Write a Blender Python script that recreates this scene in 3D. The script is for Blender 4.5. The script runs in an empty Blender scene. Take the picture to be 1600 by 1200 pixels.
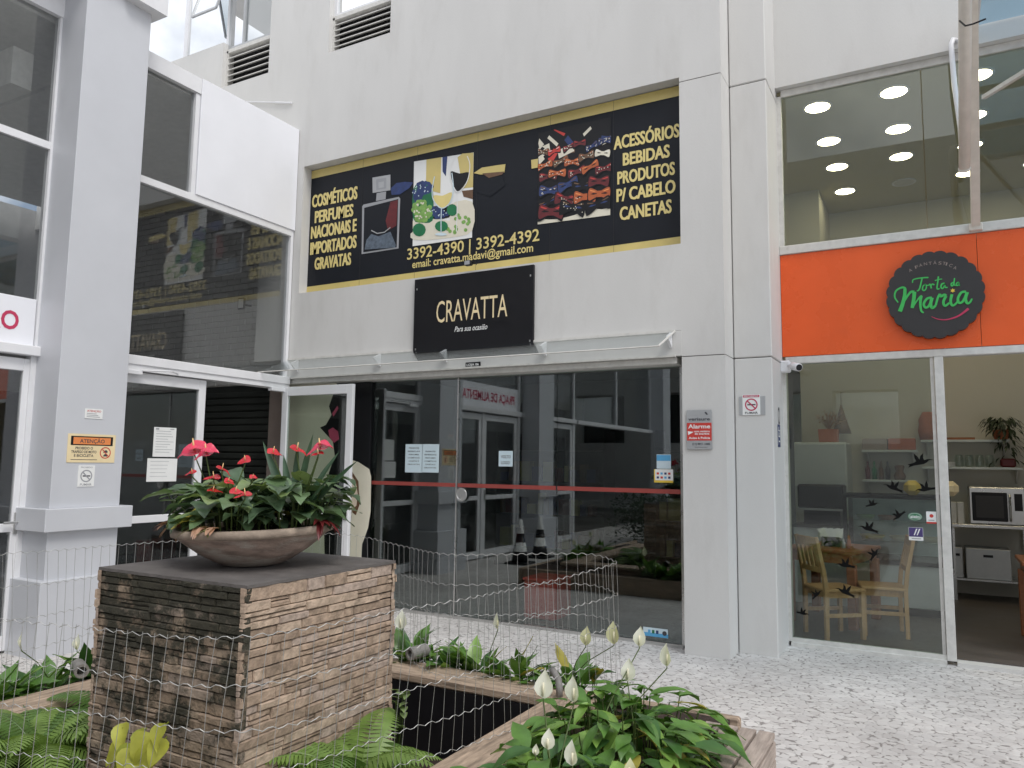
import bpy, bmesh, math, random
from mathutils import Vector as V3, Matrix
R = math.radians
rnd = random.Random(7)
scene = bpy.context.scene
col = scene.collection

# ------------------------------------------------------------------ camera
F, YAW, PIT, ROL = 1188.66, R(29.0737), R(5.9543), R(.7526)
CAM = V3((0, 0, 1.6))
_f = V3((-math.sin(YAW)*math.cos(PIT), math.cos(YAW)*math.cos(PIT), math.sin(PIT)))
_r0 = V3((math.cos(YAW), math.sin(YAW), 0)); _u0 = _r0.cross(_f)
_r = math.cos(ROL)*_r0 + math.sin(ROL)*_u0
_u = -math.sin(ROL)*_r0 + math.cos(ROL)*_u0
cd = bpy.data.cameras.new('camera'); cam = bpy.data.objects.new('camera', cd); col.objects.link(cam)
cd.sensor_width = 36; cd.lens = 36*F/1600; cd.clip_start = .05; cd.clip_end = 500
cam.matrix_world = Matrix(((_r.x, _u.x, -_f.x, CAM.x), (_r.y, _u.y, -_f.y, CAM.y), (_r.z, _u.z, -_f.z, CAM.z), (0, 0, 0, 1)))
scene.camera = cam

def at(px, py, axis, val):
    """survey helper: where a sight line meets the plane axis = val"""
    d = _r*((px-800)/F) + _u*(-(py-600)/F) + _f
    t = (val-CAM[axis])/d[axis]
    return CAM + d*t

# ------------------------------------------------------------------ light
w = bpy.data.worlds.new('World'); scene.world = w; w.use_nodes = True
nt = w.node_tree; nt.nodes.clear()
def N(nt, typ, **k):
    n = nt.nodes.new(typ)
    for a, b in k.items(): setattr(n, a, b)
    return n
SUN_EL, SUN_AZ = R(52), R(120)      # azimuth measured from +y towards +x
sky = N(nt, 'ShaderNodeTexSky', sky_type='NISHITA', sun_disc=False)
sky.sun_elevation = SUN_EL; sky.sun_rotation = SUN_AZ; sky.dust_density = 2.0
tc = N(nt, 'ShaderNodeTexCoord')
nz = N(nt, 'ShaderNodeTexNoise'); nz.inputs['Scale'].default_value = 2.6; nz.inputs['Detail'].default_value = 7; nz.inputs['Roughness'].default_value = .55
cr = N(nt, 'ShaderNodeValToRGB'); cr.color_ramp.elements[0].position = .36; cr.color_ramp.elements[1].position = .58
mx = N(nt, 'ShaderNodeMix', data_type='RGBA')
mx.inputs[7].default_value = (13.5, 13.7, 14.2, 1)
bg = N(nt, 'ShaderNodeBackground'); bg.inputs['Strength'].default_value = .085
wo = N(nt, 'ShaderNodeOutputWorld')
nt.links.new(tc.outputs['Generated'], nz.inputs['Vector']); nt.links.new(nz.outputs['Fac'], cr.inputs['Fac'])
nt.links.new(cr.outputs['Color'], mx.inputs[0]); nt.links.new(sky.outputs[0], mx.inputs[6])
nt.links.new(mx.outputs[2], bg.inputs['Color']); nt.links.new(bg.outputs[0], wo.inputs['Surface'])
sd = bpy.data.lights.new('sun', 'SUN'); sd.energy = 1.3; sd.angle = R(22); sd.color = (1, .97, .92)
sun = bpy.data.objects.new('sun', sd); col.objects.link(sun)
sdir = V3((math.sin(SUN_AZ)*math.cos(SUN_EL), math.cos(SUN_AZ)*math.cos(SUN_EL), math.sin(SUN_EL)))
sun.rotation_euler = (-sdir).to_track_quat('-Z', 'Y').to_euler(); sun.location = (3, -2, 12)
scene.view_settings.view_transform = 'Standard'; scene.view_settings.look = 'None'
scene.view_settings.exposure = 0.39; scene.view_settings.gamma = 1

# ------------------------------------------------------------------ materials
def mat(name, c, rough=.6, metal=0, var=.08, ns=6.0, bump=0, bs=60, emit=0, spec=.5, dirt=None, stretch=None):
    m = bpy.data.materials.new(name); m.use_nodes = True; t = m.node_tree
    b = t.nodes['Principled BSDF']
    b.inputs['Roughness'].default_value = rough; b.inputs['Metallic'].default_value = metal
    b.inputs['Specular IOR Level'].default_value = spec
    b.inputs['Base Color'].default_value = (*c, 1)
    L = t.links.new
    if var or bump or dirt:
        co = N(t, 'ShaderNodeTexCoord'); src = co.outputs['Object']
        if stretch:
            mp = N(t, 'ShaderNodeMapping'); mp.inputs['Scale'].default_value = stretch; L(src, mp.inputs['Vector']); src = mp.outputs[0]
    if var:
        n = N(t, 'ShaderNodeTexNoise'); n.inputs['Scale'].default_value = ns; n.inputs['Detail'].default_value = 6; n.inputs['Roughness'].default_value = .6
        L(src, n.inputs['Vector'])
        rp = N(t, 'ShaderNodeMapRange'); rp.inputs[1].default_value = .3; rp.inputs[2].default_value = .7
        rp.inputs[3].default_value = 1-var; rp.inputs[4].default_value = 1+var
        L(n.outputs['Fac'], rp.inputs[0])
        mm = N(t, 'ShaderNodeMix', data_type='RGBA', blend_type='MULTIPLY'); mm.inputs[0].default_value = 1
        mm.inputs[6].default_value = (*c, 1); L(rp.outputs[0], mm.inputs[7]); out = mm.outputs[2]
        if dirt:   # (colour, scale, lo, hi, strength) stains with their own shape
            dc, ds, lo, hi, st = dirt
            n3 = N(t, 'ShaderNodeTexNoise'); n3.inputs['Scale'].default_value = ds; n3.inputs['Detail'].default_value = 8; n3.inputs['Roughness'].default_value = .65
            L(src, n3.inputs['Vector'])
            r3 = N(t, 'ShaderNodeMapRange'); r3.inputs[1].default_value = lo; r3.inputs[2].default_value = hi; r3.inputs[4].default_value = st
            L(n3.outputs['Fac'], r3.inputs[0])
            m3 = N(t, 'ShaderNodeMix', data_type='RGBA'); L(r3.outputs[0], m3.inputs[0]); L(out, m3.inputs[6]); m3.inputs[7].default_value = (*dc, 1); out = m3.outputs[2]
        L(out, b.inputs['Base Color'])
        r2 = N(t, 'ShaderNodeMapRange'); r2.inputs[1].default_value = .3; r2.inputs[2].default_value = .7
        r2.inputs[3].default_value = max(0, rough-.06); r2.inputs[4].default_value = min(1, rough+.06); L(n.outputs['Fac'], r2.inputs[0]); L(r2.outputs[0], b.inputs['Roughness'])
    if bump:
        n2 = N(t, 'ShaderNodeTexNoise'); n2.inputs['Scale'].default_value = bs; n2.inputs['Detail'].default_value = 4; L(src, n2.inputs['Vector'])
        bu = N(t, 'ShaderNodeBump'); bu.inputs['Strength'].default_value = bump; bu.inputs['Distance'].default_value = .01
        L(n2.outputs['Fac'], bu.inputs['Height']); L(bu.outputs[0], b.inputs['Normal'])
    if emit:
        b.inputs['Emission Color'].default_value = (*c, 1); b.inputs['Emission Strength'].default_value = emit
    return m

def glass(name, tint, f0=.05, top=1.0, rough=0.0):
    m = bpy.data.materials.new(name); m.use_nodes = True; t = m.node_tree; t.nodes.clear(); L = t.links.new
    o = N(t, 'ShaderNodeOutputMaterial'); mxs = N(t, 'ShaderNodeMixShader')
    tr = N(t, 'ShaderNodeBsdfTransparent'); tr.inputs[0].default_value = (*tint, 1)
    gl = N(t, 'ShaderNodeBsdfGlossy'); gl.inputs['Roughness'].default_value = rough; gl.inputs[0].default_value = (.95, .97, .98, 1)
    lw = N(t, 'ShaderNodeLayerWeight'); lw.inputs['Blend'].default_value = .5
    pw = N(t, 'ShaderNodeMath', operation='POWER'); pw.inputs[1].default_value = 5
    mr = N(t, 'ShaderNodeMapRange'); mr.inputs[3].default_value = f0; mr.inputs[4].default_value = top
    L(lw.outputs['Facing'], pw.inputs[0]); L(pw.outputs[0], mr.inputs[0]); L(mr.outputs[0], mxs.inputs[0])
    L(tr.outputs[0], mxs.inputs[1]); L(gl.outputs[0], mxs.inputs[2]); L(mxs.outputs[0], o.inputs[0])
    return m

def leafmat(name, c, var=.3, rough=.4, trans=.2):
    m = mat(name, c, rough=rough, var=var, ns=9); t = m.node_tree; L = t.links.new
    b = t.nodes['Principled BSDF']; o = t.nodes['Material Output']
    tl = N(t, 'ShaderNodeBsdfTranslucent'); tl.inputs[0].default_value = (c[0]*1.5, c[1]*1.5, c[2]*.8, 1)
    ms = N(t, 'ShaderNodeMixShader'); ms.inputs[0].default_value = trans
    L(b.outputs[0], ms.inputs[1]); L(tl.outputs[0], ms.inputs[2]); L(ms.outputs[0], o.inputs[0])
    return m

def paving():
    m = mat('stone_paving', (.6, .58, .56), rough=.75, var=0); t = m.node_tree; L = t.links.new
    b = t.nodes['Principled BSDF']
    co = N(t, 'ShaderNodeTexCoord')
    wn = N(t, 'ShaderNodeTexNoise'); wn.inputs['Scale'].default_value = 9; wn.inputs['Detail'].default_value = 3; L(co.outputs['Object'], wn.inputs['Vector'])
    ad = N(t, 'ShaderNodeMixRGB', blend_type='ADD'); ad.inputs[0].default_value = .035; L(co.outputs['Object'], ad.inputs[1]); L(wn.outputs['Color'], ad.inputs[2])
    vo = N(t, 'ShaderNodeTexVoronoi', feature='DISTANCE_TO_EDGE'); vo.inputs['Scale'].default_value = 16; L(ad.outputs[0], vo.inputs['Vector'])
    vc = N(t, 'ShaderNodeTexVoronoi', feature='F1'); vc.inputs['Scale'].default_value = 16; L(ad.outputs[0], vc.inputs['Vector'])
    # joints: thin, dark only in stretches where the sand has washed out
    jm = N(t, 'ShaderNodeMapRange'); jm.inputs[1].default_value = .05; jm.inputs[2].default_value = .10; jm.inputs[3].default_value = 1; jm.inputs[4].default_value = 0; L(vo.outputs['Distance'], jm.inputs[0])
    n1 = N(t, 'ShaderNodeTexNoise'); n1.inputs['Scale'].default_value = 21; n1.inputs['Detail'].default_value = 2; L(co.outputs['Object'], n1.inputs['Vector'])
    k1 = N(t, 'ShaderNodeMapRange'); k1.inputs[1].default_value = .515; k1.inputs[2].default_value = .575; L(n1.outputs['Fac'], k1.inputs[0])
    k2 = N(t, 'ShaderNodeMapRange'); k2.inputs[3].default_value = .05; k2.inputs[4].default_value = .80; L(k1.outputs[0], k2.inputs[0])
    mu = N(t, 'ShaderNodeMath', operation='MULTIPLY'); L(jm.outputs[0], mu.inputs[0]); L(k2.outputs[0], mu.inputs[1])
    # stone tones
    hs = N(t, 'ShaderNodeSeparateColor'); L(vc.outputs['Color'], hs.inputs[0])
    st = N(t, 'ShaderNodeValToRGB'); e = st.color_ramp.elements
    e[0].color = (.55, .525, .51, 1); e[1].color = (.66, .64, .62, 1); q = e.new(.5); q.color = (.61, .59, .575, 1)
    L(hs.outputs[0], st.inputs[0])
    n2 = N(t, 'ShaderNodeTexNoise'); n2.inputs['Scale'].default_value = 1.1; n2.inputs['Detail'].default_value = 5; L(co.outputs['Object'], n2.inputs['Vector'])
    s2 = N(t, 'ShaderNodeMapRange'); s2.inputs[1].default_value = .35; s2.inputs[2].default_value = .7; s2.inputs[3].default_value = .80; s2.inputs[4].default_value = 1.06; L(n2.outputs['Fac'], s2.inputs[0])
    ml = N(t, 'ShaderNodeMixRGB', blend_type='MULTIPLY'); ml.inputs[0].default_value = 1; L(st.outputs[0], ml.inputs[1]); L(s2.outputs[0], ml.inputs[2])
    fx = N(t, 'ShaderNodeMixRGB'); L(mu.outputs[0], fx.inputs[0]); L(ml.outputs[0], fx.inputs[1]); fx.inputs[2].default_value = (.17, .155, .145, 1)
    L(fx.outputs[0], b.inputs['Base Color'])
    bh = N(t, 'ShaderNodeMapRange'); bh.inputs[1].default_value = .0; bh.inputs[2].default_value = .12; L(vo.outputs['Distance'], bh.inputs[0])
    nb = N(t, 'ShaderNodeTexNoise'); nb.inputs['Scale'].default_value = 70; L(co.outputs['Object'], nb.inputs['Vector'])
    ah = N(t, 'ShaderNodeMath', operation='MULTIPLY_ADD'); ah.inputs[1].default_value = .25; L(nb.outputs['Fac'], ah.inputs[0]); L(bh.outputs[0], ah.inputs[2])
    bu = N(t, 'ShaderNodeBump'); bu.inputs['Strength'].default_value = .28; bu.inputs['Distance'].default_value = .006
    L(ah.outputs[0], bu.inputs['Height']); L(bu.outputs[0], b.inputs['Normal'])
    return m

def mossy(name, c, lo, hi):
    """ledge stone with black lichen, thickest on the upper courses"""
    m = mat(name, c, rough=.85, var=.3, ns=26, bump=.6, bs=90); t = m.node_tree; L = t.links.new; b = t.nodes['Principled BSDF']
    src = b.inputs['Base Color'].links[0].from_socket; co = N(t, 'ShaderNodeTexCoord')
    n1 = N(t, 'ShaderNodeTexNoise'); n1.inputs['Scale'].default_value = 6.5; n1.inputs['Detail'].default_value = 9; n1.inputs['Roughness'].default_value = .72; L(co.outputs['Object'], n1.inputs['Vector'])
    sx = N(t, 'ShaderNodeSeparateXYZ'); L(co.outputs['Object'], sx.inputs[0])
    gz = N(t, 'ShaderNodeMath', operation='MULTIPLY_ADD'); gz.inputs[1].default_value = .22; L(sx.outputs['Z'], gz.inputs[0]); L(n1.outputs['Fac'], gz.inputs[2])
    r = N(t, 'ShaderNodeMapRange'); r.inputs[1].default_value = lo; r.inputs[2].default_value = hi; r.inputs[4].default_value = .95; L(gz.outputs[0], r.inputs[0])
    n2 = N(t, 'ShaderNodeTexNoise'); n2.inputs['Scale'].default_value = 30; n2.inputs['Detail'].default_value = 3; L(co.outputs['Object'], n2.inputs['Vector'])
    cm = N(t, 'ShaderNodeMix', data_type='RGBA'); L(n2.outputs['Fac'], cm.inputs[0]); cm.inputs[6].default_value = (.012, .013, .008, 1); cm.inputs[7].default_value = (.035, .036, .022, 1)
    mx_ = N(t, 'ShaderNodeMix', data_type='RGBA'); L(r.outputs[0], mx_.inputs[0]); L(src, mx_.inputs[6]); L(cm.outputs[2], mx_.inputs[7]); L(mx_.outputs[2], b.inputs['Base Color'])
    return m

M = {}
M['pave'] = paving()
M['wall'] = mat('painted_plaster', (.60, .595, .58), rough=.8, var=.05, ns=1.3, bump=.12, bs=140, dirt=((.40, .385, .36), 2.4, .52, .80, .36), stretch=(1, 1, .30))
M['wall2'] = mat('pier_plaster', (.60, .59, .57), rough=.8, var=.05, ns=2.0, bump=.12, bs=140, dirt=((.40, .38, .35), 1.6, .56, .8, .6))
M['groove'] = mat('joint_dark', (.12, .115, .11), rough=.9, var=.2)
M['white'] = mat('white_aluminium', (.74, .745, .765), rough=.38, var=.04, ns=5)
M['panel'] = mat('white_panel', (.80, .81, .85), rough=.45, var=.025, ns=2.2)
M['grime'] = mat('grimy_white', (.60, .59, .56), rough=.6, var=.12, ns=14, dirt=((.2, .19, .17), 7, .6, .8, .6))
M['colgrey'] = mat('grey_cladding', (.55, .565, .60), rough=.42, var=.03, ns=2)
M['steel'] = mat('steel', (.55, .55, .54), rough=.3, metal=.9, var=.06)
M['wire'] = mat('galvanised_wire', (.42, .42, .41), rough=.5, metal=.5, var=.15, ns=30)
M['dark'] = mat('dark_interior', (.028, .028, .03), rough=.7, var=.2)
M['darkfloor'] = mat('dark_floor', (.09, .085, .08), rough=.35, var=.15, ns=3)
M['matte'] = mat('matte_black', (.008, .008, .008), rough=.9, var=.1, spec=.1)
M['black'] = mat('black', (.009, .009, .011), rough=.4, var=.1, spec=.3)
M['blackvinyl'] = mat('black_vinyl', (.010, .012, .017), rough=.5, var=.12, ns=3, spec=.25)
M['gold'] = mat('gold_print', (.58, .47, .17), rough=.4, var=.1, ns=3)
M['goldtxt'] = mat('gold_lettering', (.72, .60, .24), rough=.45, var=.06)
M['cream'] = mat('cream', (.72, .68, .56), rough=.55, var=.05)
M['paper'] = mat('paper', (.78, .79, .78), rough=.8, var=.03)
M['bluepaper'] = mat('bluish_paper', (.58, .70, .76), rough=.6, var=.04)
M['ink'] = mat('ink', (.06, .06, .07), rough=.7, var=.05)
M['greyink'] = mat('grey_ink', (.33, .34, .36), rough=.7, var=.05)
M['red'] = mat('red_print', (.55, .045, .035), rough=.45, var=.06)
M['dullred'] = mat('dull_red_tape', (.30, .055, .045), rough=.5, var=.06)
M['crimson'] = mat('crimson_lettering', (.50, .035, .10), rough=.45, var=.05)
M['orange'] = mat('orange_panel', (.78, .108, .018), rough=.28, var=.06, ns=2)
M['signorange'] = mat('sign_orange', (.78, .26, .08), rough=.5, var=.06)
M['signcream'] = mat('sign_cream', (.80, .66, .40), rough=.55, var=.06)
M['charcoal'] = mat('charcoal_sign', (.030, .028, .029), rough=.5, var=.1)
M['green'] = mat('green_script', (.05, .48, .10), rough=.45, var=.05)
M['greendk'] = mat('deep_green', (.01, .16, .06), rough=.5, var=.2)
M['pink'] = mat('pink', (.60, .09, .18), rough=.5, var=.1)
M['skin'] = mat('skin_print', (.74, .62, .50), rough=.55, var=.05)
M['lilac'] = mat('lilac', (.42, .22, .55), rough=.5, var=.15)
M['maroon'] = mat('maroon', (.12, .012, .016), rough=.5, var=.25, ns=20)
M['rust'] = mat('rust_orange', (.42, .10, .03), rough=.5, var=.2, ns=20)
M['brownp'] = mat('brown_print', (.14, .075, .04), rough=.5, var=.2, ns=20)
M['navy'] = mat('navy', (.02, .04, .14), rough=.5, var=.3, ns=20)
M['bluegrey'] = mat('blue_grey_print', (.10, .13, .17), rough=.5, var=.4, ns=25)
M['skyblue'] = mat('sky_blue', (.10, .38, .66), rough=.5, var=.1)
M['grape'] = mat('grape_green', (.20, .38, .09), rough=.5, var=.25, ns=30)
M['yellow'] = mat('yellow', (.74, .52, .06), rough=.5, var=.1)
M['silver'] = mat('silver_plate', (.42, .43, .44), rough=.4, metal=.3, var=.06)
M['violet'] = mat('violet', (.06, .04, .16), rough=.5, var=.1)
M['shopglass'] = glass('shop_glass', (.76, .83, .81), .115)
M['hallglass'] = glass('hall_glass', (.84, .85, .85), .095)
M['greenglass'] = glass('pale_glass', (.84, .88, .85), .06)
M['skyglass'] = glass('mirror_glass', (.25, .27, .30), .85)
M['brick'] = mat('painted_brick', (.62, .61, .59), rough=.7, var=.08, ns=8)
M['shutter'] = mat('roller_shutter', (.045, .05, .045), rough=.5, metal=.2, var=.15)
M['jamb'] = mat('brown_jamb', (.32, .26, .23), rough=.7, var=.08)
M['pinewood'] = mat('pine_wood', (.42, .25, .11), rough=.5, var=.2, ns=7, stretch=(6, 6, 1))
M['redwood'] = mat('red_brown_wood', (.30, .11, .045), rough=.45, var=.2, ns=7, stretch=(1, 6, 6))
M['terracotta'] = mat('terracotta', (.40, .13, .06), rough=.8, var=.15, ns=14)
M['cafewall'] = mat('cafe_wall', (.54, .52, .455), rough=.8, var=.03, ns=1)
M['ceil'] = mat('cafe_ceiling', (.50, .46, .30), rough=.85, var=.03, ns=1)
M['cafefloor'] = mat('cafe_floor', (.10, .085, .075), rough=.45, var=.2, ns=3)
M['fridge'] = mat('fridge_white', (.56, .60, .60), rough=.35, var=.03)
M['lamp'] = mat('lamp_disc', (1, .86, .58), var=0, emit=15)
M['spot'] = mat('spot_glow', (1, .95, .85), var=0, emit=.5)
M['bowl'] = mat('weathered_clay', (.30, .225, .185), rough=.85, var=.45, ns=7, bump=.35, bs=50, stretch=(1, 1, 3.5), dirt=((.43, .39, .34), 5, .46, .62, .85))
M['bowlring'] = mat('old_clay_rim', (.30, .24, .19), rough=.85, var=.35, ns=9, bump=.35, bs=50)
M['slab'] = mat('slate_top', (.115, .105, .10), rough=.8, var=.25, ns=9, bump=.3, bs=80)
for i, c in enumerate([(.37, .275, .205), (.43, .33, .25), (.31, .23, .17), (.40, .315, .26)]):
    M['stone%d' % i] = mat('ledge_stone_%d' % i, c, rough=.85, var=.32, ns=24, bump=.55, bs=85, dirt=((.09, .07, .05), 8, .56, .72, .6))
    M['moss%d' % i] = mossy('mossy_stone_%d' % i, (c[0]*.78, c[1]*.78, c[2]*.75), .575, .685)
M['mortar'] = mat('stone_gap', (.035, .028, .022), rough=.95, var=.3)
M['timber'] = mat('weathered_timber', (.38, .29, .215), rough=.8, var=.45, ns=5, bump=.4, bs=24, stretch=(9, 1.2, 9), dirt=((.15, .11, .08), 4, .52, .66, .7))
M['timberx'] = mat('weathered_timber_x', (.38, .29, .215), rough=.8, var=.45, ns=5, bump=.4, bs=24, stretch=(1.2, 9, 9), dirt=((.15, .11, .08), 4, .52, .66, .7))
M['deck'] = mat('grey_slat_wood', (.36, .30, .26), rough=.8, var=.3, ns=6, bump=.3, bs=30, stretch=(8, 1, 8))
M['liner'] = mat('pond_liner', (.008, .008, .01), rough=.45, var=.2)
M['soil'] = mat('soil', (.035, .022, .016), rough=.95, var=.5, ns=22, bump=.8, bs=60)
M['pvc'] = mat('grey_pvc', (.22, .21, .20), rough=.6, var=.2, ns=15)
M['beigepvc'] = mat('beige_pipe', (.66, .62, .56), rough=.5, var=.1, ns=8)
M['leafA'] = leafmat('leaf_anthurium', (.125, .20, .095), rough=.3); M['leafA2'] = leafmat('leaf_anthurium_light', (.21, .29, .12), rough=.3); M['leafA3'] = leafmat('leaf_anthurium_deep', (.075, .125, .070), rough=.3)
M['leafP'] = leafmat('leaf_lily', (.10, .21, .045), rough=.33); M['leafP2'] = leafmat('leaf_lily_light', (.19, .33, .07), rough=.3); M['leafP3'] = leafmat('leaf_lily_deep', (.055, .135, .036), rough=.33)
M['fern'] = leafmat('fern_green', (.20, .31, .075), trans=.3); M['fern2'] = leafmat('fern_deep', (.11, .20, .05), trans=.3)
M['limeleaf'] = leafmat('lime_leaf', (.44, .45, .07), trans=.35); M['limeleaf2'] = leafmat('lime_leaf_deep', (.32, .36, .05), trans=.35)
M['yleaf'] = leafmat('yellowed_leaf', (.34, .30, .06), var=.35)
M['hallwall_lit'] = mat('hall_wall_lit', (.34, .34, .34), rough=.8, var=.1)  # paler colour for the upper hall wall, stands in for brighter light there
M['spike'] = leafmat('spike_leaf', (.040, .085, .045)); M['hedge'] = leafmat('hedge_leaf', (.02, .045, .018))
M['stem'] = leafmat('stem', (.09, .13, .035)); M['darkplant'] = leafmat('dark_foliage', (.025, .04, .018))
M['flower'] = leafmat('red_spathe', (.52, .018, .03), var=.25, rough=.25, trans=.1); M['flower2'] = leafmat('pink_spathe', (.62, .045, .10), var=.3, trans=.1, rough=.25)
M['spadix'] = mat('spadix', (.75, .50, .24), rough=.6, var=.1)
M['spadix2'] = mat('pale_spadix', (.80, .76, .56), rough=.7, var=.1)
M['spathe'] = leafmat('white_spathe', (.84, .85, .78), var=.06, trans=.25); M['spathe2'] = leafmat('cream_spathe', (.66, .66, .44), var=.08, trans=.25)
M['dryleaf'] = leafmat('dry_leaf', (.42, .25, .17), var=.35); M['wineleaf'] = leafmat('wine_leaf', (.13, .018, .02)); M['stripe'] = leafmat('striped_leaf', (.16, .17, .07))

# ------------------------------------------------------------------ mesh tools
ORG = {}
class MB:
    def __init__(s): s.v = []; s.f = []; s.m = []
    def poly(s, pts, m=0):
        i = len(s.v); s.v += [tuple(p) for p in pts]; s.f.append(tuple(range(i, i+len(pts)))); s.m.append(m)
    def add(s, v, f, m=0):
        i = len(s.v); s.v += [tuple(p) for p in v]
        for q in f: s.f.append(tuple(k+i for k in q)); s.m.append(m)
    def box(s, x0, x1, y0, y1, z0, z1, m=0, b=0):
        if b:
            s.cbox((x0+x1)/2, (y0+y1)/2, (z0+z1)/2, x1-x0, y1-y0, z1-z0, m, b); return
        v = [(x, y, z) for z in (z0, z1) for y in (y0, y1) for x in (x0, x1)]
        s.add(v, [(0, 2, 3, 1), (4, 5, 7, 6), (0, 1, 5, 4), (2, 6, 7, 3), (0, 4, 6, 2), (1, 3, 7, 5)], m)
    def cbox(s, cx, cy, cz, sx, sy, sz, m=0, b=.004, T=None):
        """box with chamfered edges, optional transform"""
        bm = bmesh.new(); bmesh.ops.create_cube(bm, size=1)
        for v in bm.verts: v.co = V3((v.co.x*sx, v.co.y*sy, v.co.z*sz))
        b = min(b, .45*min(sx, sy, sz))
        if b > 0: bmesh.ops.bevel(bm, geom=bm.edges[:], offset=b, segments=1, affect='EDGES', profile=.5)
        for v in bm.verts:
            v.co += V3((cx, cy, cz))
            if T is not None: v.co = T @ v.co
        bm.verts.index_update()
        s.add([v.co[:] for v in bm.verts], [tuple(v.index for v in f.verts) for f in bm.faces], m); bm.free()
    def tube(s, pts, r, n=6, m=0, cap=True):
        pts = [V3(p) for p in pts]; k = len(pts); rr = r if isinstance(r, (list, tuple)) else [r]*k
        i0 = len(s.v); ref = None
        for i, p in enumerate(pts):
            d = (pts[min(i+1, k-1)]-pts[max(i-1, 0)]); d = d.normalized() if d.length > 1e-9 else V3((0, 0, 1))
            if ref is None: ref = d.orthogonal().normalized()
            ref = (ref-d*ref.dot(d)); ref = ref.normalized() if ref.length > 1e-6 else d.orthogonal().normalized()
            o = d.cross(ref)
            for j in range(n):
                a = 2*math.pi*j/n; s.v.append(tuple(p+(ref*math.cos(a)+o*math.sin(a))*rr[i]))
        for i in range(k-1):
            for j in range(n):
                a = i0+i*n+j; b = i0+i*n+(j+1) % n
                s.f.append((a, b, b+n, a+n)); s.m.append(m)
        if cap:
            s.f.append(tuple(i0+j for j in reversed(range(n)))); s.m.append(m)
            s.f.append(tuple(i0+(k-1)*n+j for j in range(n))); s.m.append(m)
    def lathe(s, prof, n=32, c=(0, 0, 0), m=0, T=None):
        i0 = len(s.v)
        for r, z in prof:
            for j in range(n):
                a = 2*math.pi*j/n; p = V3((c[0]+r*math.cos(a), c[1]+r*math.sin(a), c[2]+z)); s.v.append(tuple(T @ p if T is not None else p))
        for i in range(len(prof)-1):
            for j in range(n):
                a = i0+i*n+j; b = i0+i*n+(j+1) % n; s.f.append((a, b, b+n, a+n)); s.m.append(m)
        s.f.append(tuple(i0+j for j in reversed(range(n)))); s.m.append(m)
        s.f.append(tuple(i0+(len(prof)-1)*n+j for j in range(n))); s.m.append(m)
    def prism(s, pts, d, m=0):
        """closed polygon pts extruded by vector d"""
        n = len(pts); d = V3(d); i = len(s.v)
        s.v += [tuple(p) for p in pts]+[tuple(V3(p)+d) for p in pts]
        s.f.append(tuple(range(i, i+n))); s.m.append(m); s.f.append(tuple(i+n+k for k in reversed(range(n)))); s.m.append(m)
        for k in range(n): s.f.append((i+k, i+n+k, i+n+(k+1) % n, i+(k+1) % n)); s.m.append(m)
    def build(s, name, mats, parent=None, smooth=False, org=None):
        o = V3((0, 0, 0)) if parent is None else ORG.get(parent.name, V3((0, 0, 0)))
        if org is not None: o = V3(org)
        me = bpy.data.meshes.new(name); me.from_pydata([tuple(V3(p)-o) for p in s.v], [], s.f)
        if not isinstance(mats, (list, tuple)): mats = [mats]
        for q in mats: me.materials.append(M[q] if isinstance(q, str) else q)
        me.polygons.foreach_set('material_index', s.m)
        if smooth: me.polygons.foreach_set('use_smooth', [True]*len(s.f))
        me.update(); bm = bmesh.new(); bm.from_mesh(me); bmesh.ops.recalc_face_normals(bm, faces=bm.faces); bm.to_mesh(me); bm.free()
        ob = bpy.data.objects.new(name, me); col.objects.link(ob)
        if parent is not None: ob.parent = parent; ORG[ob.name] = o
        elif org is not None: ob.location = o; ORG[ob.name] = o
        return ob

def tag(o, label, cat, group=None):
    o['label'] = label; o['category'] = cat
    if group: o['group'] = group
    return o
def thing(name, label, cat, loc=(0, 0, 0), group=None, rz=0):
    o = bpy.data.objects.new(name, None); col.objects.link(o); o.location = loc; o.rotation_euler[2] = rz; o.empty_display_size = .1
    ORG[o.name] = V3(loc); return tag(o, label, cat, group)
def struct(mb, name, mats):
    o = mb.build(name, mats); o['kind'] = 'structure'; return o
def dup(root, label, loc=None, rz=None):
    r = root.copy(); col.objects.link(r)
    if loc is not None: r.location = loc
    if rz is not None: r.rotation_euler[2] = rz
    r['label'] = label
    for c0 in list(root.children):
        c = c0.copy(); col.objects.link(c); c.parent = r
        for g0 in c0.children:
            g = g0.copy(); col.objects.link(g); g.parent = c
    return r

# lettering: outlines of the built-in font turned into mesh faces
_tc = {}
def glyphs(txt, bold):
    k = (txt, bold)
    if k in _tc: return _tc[k]
    cu = bpy.data.curves.new('t', 'FONT'); cu.body = txt; cu.offset = bold; cu.resolution_u = 3
    ob = bpy.data.objects.new('t', cu); col.objects.link(ob)
    dg = bpy.context.evaluated_depsgraph_get(); me = bpy.data.meshes.new_from_object(ob.evaluated_get(dg))
    vs = [(v.co.x, v.co.y) for v in me.vertices]; fs = [tuple(p.vertices) for p in me.polygons]
    bpy.data.objects.remove(ob); bpy.data.curves.remove(cu); bpy.data.meshes.remove(me)
    _tc[k] = (vs, fs); return vs, fs
CAPH = max(y for x, y in glyphs('H', 0)[0])
def text(mb, txt, o, u, v, wd, hg, m=0, bold=.012, shear=0):
    """txt with its lower left corner at o, wd wide along u, cap height hg along v"""
    vs, fs = glyphs(txt, bold)
    if not vs: return
    x0 = min(p[0] for p in vs); x1 = max(p[0] for p in vs); sx = wd/(x1-x0); sy = hg/CAPH
    o = V3(o); u = V3(u); v = V3(v)
    mb.add([o+u*((x-x0)*sx+shear*y*sy)+v*(y*sy) for x, y in vs], fs, m)
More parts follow.
